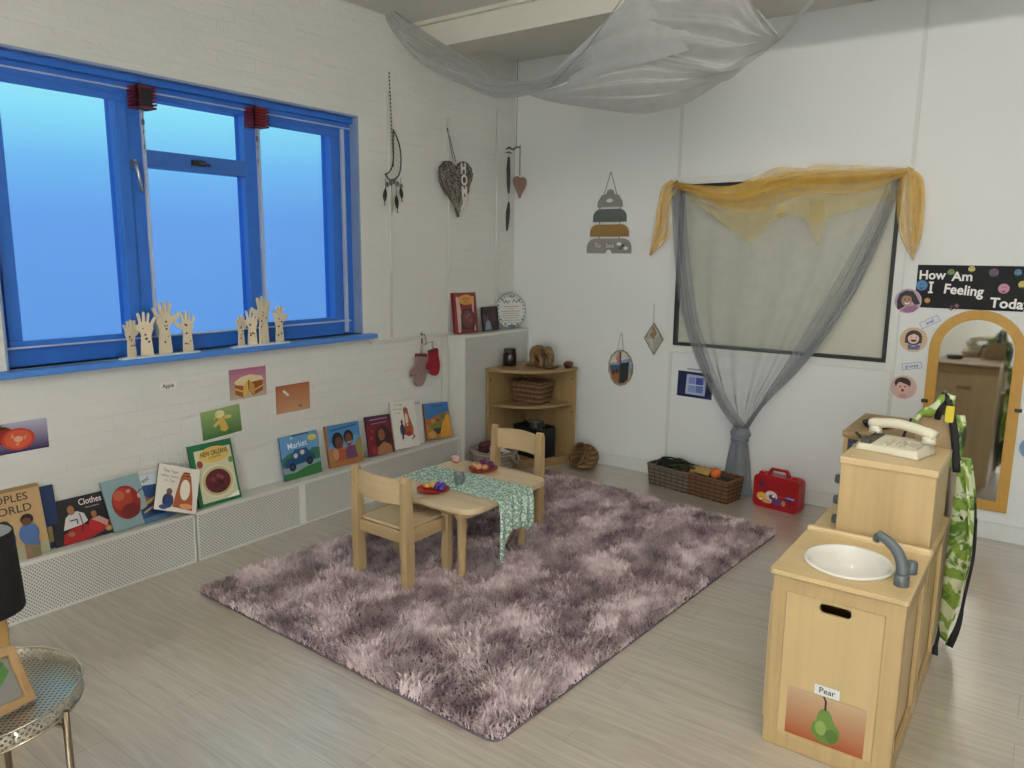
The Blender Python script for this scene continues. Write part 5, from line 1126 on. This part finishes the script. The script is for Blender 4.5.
# red case
o = thing('toy_case','red plastic toy carry case with handle and pale yellow and purple decal on the floor','toy case',(2.285,-.215,0),-.13)
RD = flat('#a3141c',.28,.06); T0 = Matrix(((1,0,0,0),(0,0,-1,0),(0,1,0,0),(0,0,0,1)))
cw, ch = .30, .215
b = MB(); b.plate(rrect(-cw/2,.0,cw/2,ch,.035,8),.0,.048); b.build('case_front', RD, o, .010, M=Matrix.Translation((0,-.002,0)) @ T0, seg=3)
b = MB(); b.plate(rrect(-cw/2,.0,cw/2,ch,.035,8),.0,.048); b.build('case_back', RD, o, .010, M=Matrix.Translation((0,.050,0)) @ T0, seg=3)
b = MB(); b.plate([(-.075,ch-.012),(-.075,ch+.012),(-.055,ch+.048),(.055,ch+.048),(.075,ch+.012),(.075,ch-.012)],-.004,.018,holes=[[(-.048,ch-.004),(.048,ch-.004),(.048,ch+.014),(.040,ch+.030),(-.040,ch+.030),(-.048,ch+.014)]]); b.build('handle', RD, o, .006, M=T0, seg=3)
for sx in (-1,1):
    b = MB(); b.plate(rrect(sx*.108-.02,ch-.014,sx*.108+.02,ch+.014,.008,4),-.008,.026); b.build('latch', flat('#b01c22',.3), o, .003, M=T0)
a_ = art(o,.26,.18,[('r',.0,.05,1,.95,'#981019'),('e',.40,.36,.16,.20,'#d8d2d2'),('e',.43,.34,.09,.10,'#5a3a4a'),('e',.46,.38,.04,.05,'#e2dcdc'),('e',.16,.30,.13,.15,'#d9a84a'),('e',.30,.16,.13,.08,'#cf9a5c'),('e',.58,.20,.16,.12,'#5f3a78'),('e',.72,.20,.05,.10,'#b98a3a'),('e',.86,.40,.16,.09,'#42276a'),('l',[(.76,.44),(.98,.42)],.04,'#c9b8c8'),('l',[(.55,.4),(.85,.46)],.03,'#b9402f'),('e',.16,.76,.09,.09,'#5a1a48'),('e',.14,.20,.04,.03,'#efe6dc')],z0=.0,name='decal')
a_.matrix_local = Matrix.Translation((0,-.0505,.018)) @ T0

# ================================================================ play kitchen
KX0, KX1 = 2.970, 3.358
def kfm(y): return Matrix.Translation((0,y,0)) @ BASE_B
# sink unit
YS0, YS1 = -2.652, -2.196
o = thing('play_sink_unit','wooden play sink unit with a Pear picture on its end, nearest the camera','play kitchen',((KX0+KX1)/2,(YS0+YS1)/2,0))
T = Matrix.Translation((-(KX0+KX1)/2,-(YS0+YS1)/2,0))
def stad(cx,cy,w,h,n=8): r=h/2; return circ(cx+w/2-r,cy,r,n=n,a0=-PI/2,a1=PI/2)+circ(cx-w/2+r,cy,r,n=n,a0=PI/2,a1=1.5*PI)
def endframe(o, T, y, depth, ztop, hole=None, inner=True, sgn=1):
    b = MB(); b.M = T @ kfm(y)
    inn_ = [(KX0+.045,.055),(KX1-.055,.055),(KX1-.055,ztop-.05),(KX0+.045,ztop-.05)]
    b.plate([(KX0,0),(KX1,0),(KX1,ztop-.002),(KX0,ztop-.002)],-depth,0,holes=[inn_[::-1]]); b.build('end_frame', wood('#b79b6c',2,.85), o, .004)
    b = MB(); b.M = T @ kfm(y)
    b.plate(inn_,-depth+.003,-.006 if depth>.01 else -.001,holes=[stad(*hole)[::-1]] if hole else ()); b.build('end_panel', wood('#c2a878',2,.92,.4,.6), o)
endframe(o,T,YS0,.018,.595,(3.163,.518,.095,.032))
endframe(o,T,YS1-.018,.018,.595)
b = MB(); b.M = T; b.box((KX0,YS0+.018,.05),(KX0+.016,YS1-.0,.58)); b.box((KX0+.016,YS0+.018,.05),(KX1-.02,YS1,.065)); b.build('carcass', W_maple, o, .002)
b = MB(); b.M = T; b.box((KX0-.014,YS0+.03,.07),(KX0-.001,YS1-.03,.52)); b.build('door', W_maple, o, .004)
b = MB(); b.M = T; b.tube([(KX0-.014,YS1-.08,.45),(KX0-.03,YS1-.08,.45)],.012,14); b.build('door_knob', W_mapleX, o)
b = MB(); b.M = T @ Matrix.Translation((KX1,0,0)) @ BASE_L
b.plate([(YS0+.018,0.0),(YS1-.018,0.0),(YS1-.018,.575),(YS0+.018,.575)],-.016,-.001,holes=[[(YS0+.055,.06),(YS0+.055,.52),(YS1-.05,.52),(YS1-.05,.06)]]); b.build('back_frame', wood('#b79b6c',2,.85), o, .003)
b = MB(); b.M = T; b.box((KX1-.030,YS0+.03,.03),(KX1-.017,YS1-.03,.56)); b.build('back_panel', wood('#c2a878',2,.9,.4,.6), o)
SC = (3.152,-2.455)
b = MB(); b.M = T
b.plate(rrect(KX0-.012,YS0-.006,KX1+.006,YS1-.03,.012,4),.596,.612,holes=[circ(SC[0],SC[1],.124,.133,n=40)[::-1]]); b.build('countertop', wood('#c9af80',0,.9,.35), o, .003)
b = MB(); b.M = T; b.box((KX0-.012,YS1-.030,.585),(KX1+.006,YS1-.004,.628)); b.build('counter_lip', wood('#d6bf92',0,.9,.35), o, .006)
b = MB(); b.M = T; b.lathe([(0,-.075),(.06,-.073),(.10,-.05),(.114,-.01),(.119,.0055),(.125,.0085),(.131,.006),(.132,.0),(.130,.0005),(.117,-.003),(.102,-.055),(.06,-.078),(0,-.080)],44,(SC[0],SC[1],.6125),1.05,1.13); b.build('basin', flat('#ddd9cf',.22,.02), o)
MT = flat('#565d60',.35,.08)
b = MB(); b.M = T
b.lathe([(.021,0),(.022,.003),(.022,.032),(.018,.036),(0,.037)],24,(3.322,-2.545,.612)); b.build('tap_base', MT, o)
b = MB(); b.M = T; b.lathe([(.017,0),(.018,.003),(.018,.036),(.015,.040),(0,.041)],24,(3.332,-2.425,.612)); b.build('tap_knob', MT, o)
b = MB(); b.M = T; b.tube(smoothline([(3.322,-2.540,.640),(3.318,-2.530,.672),(3.300,-2.515,.705),(3.268,-2.50,.728),(3.236,-2.488,.738)],14),[.018]*4+[.0175]*4+[.017]*3+[.0155]*4,14,flatn=1.0); b.tube([(3.238,-2.489,.738),(3.232,-2.487,.716)],[.0125,.011],12); b.build('tap_spout', MT, o)
pc = thing('picture_card','pear picture card on orange stuck low on the sink unit end','picture card', M=T.inverted() @ Matrix.Translation((0,0,0)) if False else kfm(YS0+.0045) @ Matrix.Translation((3.16,.061,0)))
bx('card',(-.119,0,.0),(.119,.165,.0012), gradient('#9a4a20','#b59a78'), pc)
art(pc,.238,.165,[('e',.52,.29,.185,.25,'#5f7c33'),('e',.50,.52,.10,.24,'#66823a'),('p',[(.37,.40),(.42,.58),(.60,.58),(.67,.40)],'#63803a'),('e',.46,.34,.07,.15,'#84994f'),('e',.60,.24,.08,.14,'#4d6a2a'),('l',[(.50,.74),(.50,.92),(.47,1.0)],.035,'#3a2418')],z0=.0014,name='card_print')
pc = thing('word_label','white word label reading Pear above the pear card','label', M=kfm(YS0+.0045) @ Matrix.Translation((3.160,.228,0)))
bx('label_card',(-.038,0,0),(.038,.034,.0012), flat('#d3d3d0',.6), pc); art(pc,.076,.034,[text('Pear',.5,.50,.80,'#22252c',1.0,0,.012)],z0=.0014,name='label_print')
# cupboard unit with the upper box
YB0, YB1 = -2.192, -1.72
o = thing('play_cooker_unit','wooden play kitchen unit with dark knobs behind the sink, carrying the telephone','play kitchen',((KX0+KX1)/2,(YB0+YB1)/2,0))
T = Matrix.Translation((-(KX0+KX1)/2,-(YB0+YB1)/2,0))
b = MB(); b.M = T; b.box((KX0,YB0,0.0),(KX1,YB0+.018,.585)); b.box((KX0,YB1-.018,0),(KX1,YB1,.585)); b.box((KX0,YB0+.018,.05),(KX0+.016,YB1-.018,.585)); b.build('carcass', W_maple, o, .003)
b = MB(); b.M = T @ Matrix.Translation((KX1,0,0)) @ BASE_L
b.plate([(YB0+.018,0.0),(YB1-.018,0.0),(YB1-.018,.583),(YB0+.018,.583)],-.016,-.001,holes=[[(YB0+.06,.06),(YB0+.06,.53),(YB1-.06,.53),(YB1-.06,.06)]]); b.build('back_frame', wood('#b79b6c',2,.85), o, .003)
b = MB(); b.M = T; b.box((KX1-.030,YB0+.03,.03),(KX1-.017,YB1-.03,.57)); b.build('back_panel', wood('#c2a878',2,.9,.4,.6), o)
b = MB(); b.M = T; b.box((KX0-.014,YB0+.02,.07),(KX0-.001,YB1-.02,.54)); b.build('oven_door', wood('#c2a878',2,.9), o, .004)
b = MB(); b.M = T; b.box((KX0-.012,YB0-.001,.586),(KX1+.006,YB1+.002,.604)); b.build('countertop', wood('#c9af80',0,.9,.35), o, .003)
b = MB(); b.M = T; ux0,ux1,uy0,uy1 = 3.043,3.350,-2.165,-1.80
b.box((ux0,uy0,.604),(ux1,uy1,.868)); b.build('upper_cabinet', wood('#beA374',2,.86,.45,.6), o, .003)
b = MB(); b.M = T; b.box((ux0-.004,uy0-.006,.868),(ux1+.005,uy1,.893)); b.build('upper_top', wood('#cab083',0,.92,.35), o, .003)
for k,z_ in enumerate((.79,.71,.635)):
    b = MB(); b.M = T; b.tube([(ux0-.002,uy0+.06,z_),(ux0-.026,uy0+.06,z_)],[.020,.016],16); b.build('knob', flat('#4a4d50',.4), o)
# telephone
ph = thing('toy_telephone','cream corded desk telephone on top of the play kitchen','telephone',(3.182,-1.975,.893),-.22)
CR = flat('#d2cbb4',.35,.04)
b = MB(); b.add([(-.115,-.075,0),(.115,-.075,0),(.115,.085,0),(-.115,.085,0),(-.105,-.068,.024),(.105,-.068,.030),(.105,.078,.048),(-.105,.078,.044)],[(0,3,2,1),(4,5,6,7),(0,1,5,4),(1,2,6,5),(2,3,7,6),(3,0,4,7)]); b.build('phone_base', CR, ph, .008, seg=3)
b = MB()
for r_ in range(4):
    for c_ in range(3): b.box((-.020+.024*c_,-.055+.022*r_,.026+.0028*r_),(-.004+.024*c_,-.042+.022*r_,.036+.0028*r_))
b.build('keypad', flat('#bdb59c',.4), ph, .002)
b = MB(); b.box((.056,-.058,.029),(.100,.02,.042)); b.build('label_panel', flat('#b7b09a',.4), ph, .002)
b = MB(); b.tube([(-.082,-.058,.045),(-.082,.07,.056)],.004,4); b.box((-.10,-.06,.024),(-.062,.074,.046)); b.build('cradle', flat('#4a463e',.5), ph, .002)
b = MB(); hs = smoothline([(-.112,.050,.078),(-.09,.048,.086),(-.03,.044,.096),(.03,.042,.094),(.09,.038,.084),(.125,.036,.072)],24)
b.tube(hs,[.019,.021,.021,.0205]+[.019]*17+[.021,.022,.022,.021],12); b.build('handset', CR, ph)
b = MB(); b.tube([(-.092,.048,.078),(-.092,.048,.050)],[.022,.024],16); b.build('ear_piece', CR, ph); b = MB(); b.tube([(.105,.036,.072),(.105,.036,.046)],[.022,.024],16); b.build('mouth_piece', CR, ph)
b = MB(); b.tube([(-.118+.006*math.cos(k*1.2),.0+.006*math.sin(k*1.2)-.001*k,.026+.0006*k) for k in range(60)],.0022,5); b.build('coiled_cord', flat('#3a3630',.5), ph)
# third unit with hob, and rounded screen
YC0, YC1 = -1.62, -1.16
o = thing('play_hob_unit','brown wooden play kitchen unit with a dark blue panel, farthest in the row','play kitchen',((2.925+3.335)/2,(YC0+YC1)/2,0))
T = Matrix.Translation((-(2.925+3.335)/2,-(YC0+YC1)/2,0)); X0c, X1c = 2.925, 3.335
WB = wood('#b89a6c',2,.88)
b = MB(); b.M = T; b.box((X0c+.006,YC0+.01,0),(X1c,YC1-.01,.845)); b.build('cabinet', WB, o, .003)
b = MB(); b.M = T; b.box((X0c,YC0,.845),(X1c,YC1,.870)); b.build('hob_top', wood('#9c8058',0,.85), o, .003)
b = MB(); b.M = T; b.box((X0c+.025,YC0+.004,.785),(X0c+.20,YC0+.012,.835)); b.build('control_panel', flat('#2b3448',.35,.3,scale=60), o)
b = MB(); b.M = T
for k in range(3): b.lathe([(.012,0),(.010,.004),(0,.004)],12,(0,0,0)) if False else b.tube([(X0c+.055+.045*k,YC0+.004,.81),(X0c+.055+.045*k,YC0-.006,.81)],[.011,.009],12)
b.build('knob', flat('#8a8d96',.4), o)
b = MB(); b.M = T @ kfm(YC0+.008)
b.plate([(3.205,.0),(3.335,.0),(3.335,.95)]+circ(3.300,.955,.035,n=8,a0=0,a1=PI/2)[1:]+[(3.27,.988),(3.24,.982),(3.222,.972),(3.208,.952),(3.205,.93)],.004,.030); b.build('rounded_end_panel', wood('#ab9068',2,.88,.4,.6), o, .004)
b = MB(); b.M = T @ kfm(YC1-.012)
b.plate([(X0c+.02,0),(X1c,0),(X1c,.80),(X0c+.02,.80)],-.018,-.001,holes=[stad(3.13,.70,.09,.028)[::-1]]); b.build('end_panel', wood('#cdb48c',2,.9), o, .003)
o = thing('toy_pan','black toy frying pan on the hob of the farthest play unit','pan',(3.03,-1.46,.8705))
b = MB(); b.lathe([(0,0),(.045,0),(.058,.022),(.061,.023),(.050,.003),(0,.003)],28); b.build('pan_body', M_black, o)
b = MB(); b.tube([(.055,.0,.018),(.10,.03,.026),(.13,.05,.028)],.006,7); b.build('pan_handle', M_black, o)
# apron
def mat_leaf():
    m, t, bb = newmat('leaf_print_cloth'); v = coords(t,'Object',(1,1,1))
    w = N(t,'ShaderNodeTexWave', wave_type='BANDS', bands_direction='DIAGONAL'); w.inputs['Scale'].default_value = 6; w.inputs['Distortion'].default_value = 5; w.inputs['Detail'].default_value = 2; w.inputs['Detail Scale'].default_value = 2.5; t.links.new(v, w.inputs['Vector'])
    n_ = noise(t, v, 9, 3, .6, 1.5); n2 = noise(t, coords(t,'Object',(1,1,.5)), 6, 2, .5, .5)
    c = mix(t, ramp(t,w.outputs[1],.35,.55), lin('#c9cfa8'), lin('#7f9a3c')); c = mix(t, ramp(t,n_,.52,.58), c, lin('#56752a')); c = mix(t, ramp(t,n2,.60,.64), c, lin('#26371c'))
    t.links.new(c, bb.inputs['Base Color']); bb.inputs['Roughness'].default_value=.85; return m
M_leaf = mat_leaf(); M_tape = flat('#161718',.7,.1)
o = thing('apron','green leaf-print apron with black ties hanging on the right end of the play units','apron',(3.365,-1.62,.98))
T = Matrix.Translation((-3.365,1.62,-.98))
b = MB(); b.M = T
def apr(u,v):
    z = .80-.66*v+.02*math.sin(PI*u)*(1-v) - .03*v*math.cos(2*PI*u); w_ = .20+.22*min(1,v*1.8)
    y = -1.60+(u-.5)*w_+.04*v; x = 3.366+.044*(.75+.25*v)*(1+math.sin(u*2*PI*2.5+1.8*v+.6))*(.55+.45*math.sin(PI*min(1,v*1.1)))
    return (x,y,z)
b.grid(apr,60,44); b.build('skirt', M_leaf, o, thick=.002)
b = MB(); b.M = T
pk = Vector((3.298,-1.66,1.085))
b.grid(lambda u,v: tuple(pk.lerp(Vector((3.190,-1.665,.965)),u)+Vector((.010*v*u,-.012*math.sin(PI*v)-.004*math.sin(9*u),-.050*v*(.45+.55*math.sin(PI*min(1,u+.25)))+.006*math.sin(11*u)))),24,8)
b.grid(lambda u,v: tuple(pk+Vector((.004+.030*v,-.010*math.sin(PI*v),-.010*v-.115*u+.004*math.sin(6*u)))),10,8)
b.grid(lambda u,v: (3.330+.040*v+.012*math.sin(4*u), -1.664+.02*v, 1.0-.22*u),12,6)
b.build('folded_bib', M_leaf, o, thick=.003)
b = MB(); b.M = T
b.tube([pk+Vector((.0,-.004,.0)),pk+Vector((-.012,-.010,-.05)),pk+Vector((-.018,-.008,-.110))],.013,6,flatn=.25)
b.tube(smoothline([(3.304,-1.668,1.075),(3.335,-1.672,.97),(3.352,-1.672,.88),(3.366,-1.668,.775)],16),.016,6,flatn=.25)
b.tube(smoothline([(3.190,-1.668,.968),(3.170,-1.665,.90),(3.160,-1.66,.86)],8),.006,6,flatn=.3); b.build('neck_strap', M_tape, o)
b = MB(); b.M = T; b.box((3.306,-1.676,.970),(3.336,-1.671,1.035)); b.build('yellow_tab', flat('#c9b52c',.6), o, .002)
b = MB(); b.M = T
for pts_ in ([(3.375,-1.72,.17),(3.372,-1.74,.11),(3.365,-1.74,.035)],[(3.440,-1.52,.56),(3.448,-1.54,.40),(3.436,-1.56,.24),(3.428,-1.60,.12),(3.405,-1.62,.03)]):
    q_ = smoothline(pts_,16); b.tube(q_,[.007]*12+[.010,.012,.014,.016,.017],6,flatn=.3)
b.tube(smoothline([(3.400,-1.74,.62),(3.42,-1.66,.58),(3.425,-1.58,.62),(3.43,-1.50,.64)],16),.006,6,flatn=.3)
b.tube(smoothline([(3.400,-1.74,.36),(3.42,-1.66,.40),(3.43,-1.58,.37)],16),.004,6,flatn=.3)
b.build('waist_tie', M_tape, o)
b = MB(); b.tube([(3.30,-1.632,.93),(3.30,-1.64,1.075),(3.298,-1.665,1.085),(3.298,-1.685,1.095)],.006,6); tag(b.build('apron_hook', flat('#8b8c8e',.3,metal=.7)),'slim metal hook at the rounded panel holding the leaf-print apron','hook')

# ================================================================ tray table, frame and lamp at the lower left
tt = thing('tray_table','round silver tray table with perforated rim and metal legs at lower left','side table',(1.553,-4.406,0))
MS = flat('#a39a8b',.28,.08,metal=.85); ML = flat('#7d6f5c',.3,.1,metal=.85)
def mat_perf(name, k, axis):
    m, t, bb = newmat(name); bb.inputs['Metallic'].default_value=.85; bb.inputs['Roughness'].default_value=.28
    tcn = N(t,'ShaderNodeTexCoord'); s_ = N(t,'ShaderNodeSeparateXYZ'); t.links.new(tcn.outputs['Object'], s_.inputs[0])
    if axis == 'flat': a_, c_ = s_.outputs[0], s_.outputs[1]
    else:
        at = N(t,'ShaderNodeMath', operation='ARCTAN2'); t.links.new(s_.outputs[1], at.inputs[0]); t.links.new(s_.outputs[0], at.inputs[1]); a_, c_ = math_(t,'MULTIPLY',at.outputs[0],.233), s_.outputs[2]
    p1 = math_(t,'COSINE', math_(t,'MULTIPLY', math_(t,'ADD', a_, c_), k)); p2 = math_(t,'COSINE', math_(t,'MULTIPLY', math_(t,'SUBTRACT', a_, c_), k))
    h = ramp(t, math_(t,'MULTIPLY', math_(t,'ADD',p1,1), math_(t,'ADD',p2,1)), 1.0, 1.5)
    bb.inputs['Base Color'].default_value = (*lin('#cfc8ba'),1)
    t.links.new(math_(t,'SUBTRACT',1.0,h), bb.inputs['Alpha']); return m
zr = .468
b = MB(); b.grid(lambda u,v: (.2335*math.cos(2*PI*u),.2335*math.sin(2*PI*u),zr+.040*v),96,2); b.build('perforated_rim', mat_perf('perforated_rim',2*PI/.017,'rim'), tt, thick=.0012)
b = MB(); b.tube([(.234*math.cos(2*PI*i/72),.234*math.sin(2*PI*i/72),zr+.040) for i in range(72)],.003,8,closed=True); b.tube([(.234*math.cos(2*PI*i/72),.234*math.sin(2*PI*i/72),zr) for i in range(72)],.003,8,closed=True); b.build('rim_wire', flat('#c4bba8',.25,metal=.9), tt)
b = MB(); b.lathe([(0,zr+.001),(.232,zr+.001),(.232,zr+.0025),(0,zr+.0025)],72,smooth=False); b.build('tray_floor', mat_perf('perforated_tray',2*PI/.017,'flat'), tt)
b = MB(); b.lathe([(0,zr-.004),(.228,zr-.004),(.228,zr-.0025),(0,zr-.0025)],60,smooth=False); b.build('under_plate', flat('#55524e',.3,.05,metal=.6), tt)
for a_ in (.55,1.65+.75+.2,-1.45):
    x_,y_ = .236*math.cos(a_),.236*math.sin(a_)
    b = MB(); b.tube([(x_,y_,.0),(x_,y_,zr+.012)],.009,10); b.tube([(x_*.98,y_*.98,zr-.03),(x_*.6,y_*.6,zr-.012)],.006,7); b.build('leg', ML, tt)
e1_ = Vector((math.cos(math.radians(-80)),math.sin(math.radians(-80)),0)); n1_ = Vector((-e1_.y,e1_.x,0)); e2_ = -n1_*.5+Vector((0,0,.866)); N_ = (-e1_).cross(e2_)
Of = Vector((1.625,-4.30,zr+.004)) + e1_*.085
fr = thing('framed_leaf_picture','light wooden picture frame with green leaf artwork leaning on the silver tray','picture frame', M=Matrix(((-e1_.x,e2_.x,N_.x,Of.x),(-e1_.y,e2_.y,N_.y,Of.y),(-e1_.z,e2_.z,N_.z,Of.z),(0,0,0,1))))
b = MB(); b.plate([(-.115,0),(.085,0),(.085,.15),(-.115,.15)],0,.016,holes=[[(-.092,.022),(-.092,.128),(.062,.128),(.062,.022)]]); b.build('frame', wood('#9a7a50',0,.8), fr, .004)
bx('backing',(-.092,.022,.002),(.062,.128,.006), flat('#77766f',.2), fr)
art(fr,.154,.106,[('p',[(.3,.2),(.65,.3),(.95,.65),(.9,.95),(.5,.9),(.25,.6)],'#3f6b2c'),('l',[(.3,.2),(.9,.9)],.03,'#27451c')],z0=.0062,name='artwork').location = (-.015,.022,0)
lp = thing('standing_lamp','standing lamp with a black drum shade on a wooden column beyond the tray table','lamp',(.898,-4.166,-0.0))
b = MB(); b.plate(rrect(-.052,-.052,.052,.052,.008,3),.0,.46); b.build('column', wood('#b08a54',2,.88), lp, .003)
b = MB(); b.lathe([(.118,.435),(.121,.44),(.107,.70),(.105,.703),(.102,.70),(.116,.44),(.114,.435)],48); b.build('lamp_shade', flat('#0d0d0f',.85,.1), lp)
b = MB(); b.lathe([(.1145,.445),(.1150,.445),(.1015,.698),(.1010,.698)],48); b.build('shade_lining', flat('#8d9398',.6,.03), lp)
b = MB(); b.tube([(0,0,.46),(0,0,.52)],.016,12); b.ell((0,0,.56),(.028,.028,.04),16,10); b.build('bulb', flat('#d9d6ce',.3), lp)
b = MB()
for a_ in (0,2*PI/3,4*PI/3): b.tube([(0,0,.50),(.114*math.cos(a_),.114*math.sin(a_),.475)],.002,5)
b.build('shade_spider', flat('#55585a',.4,metal=.6), lp)
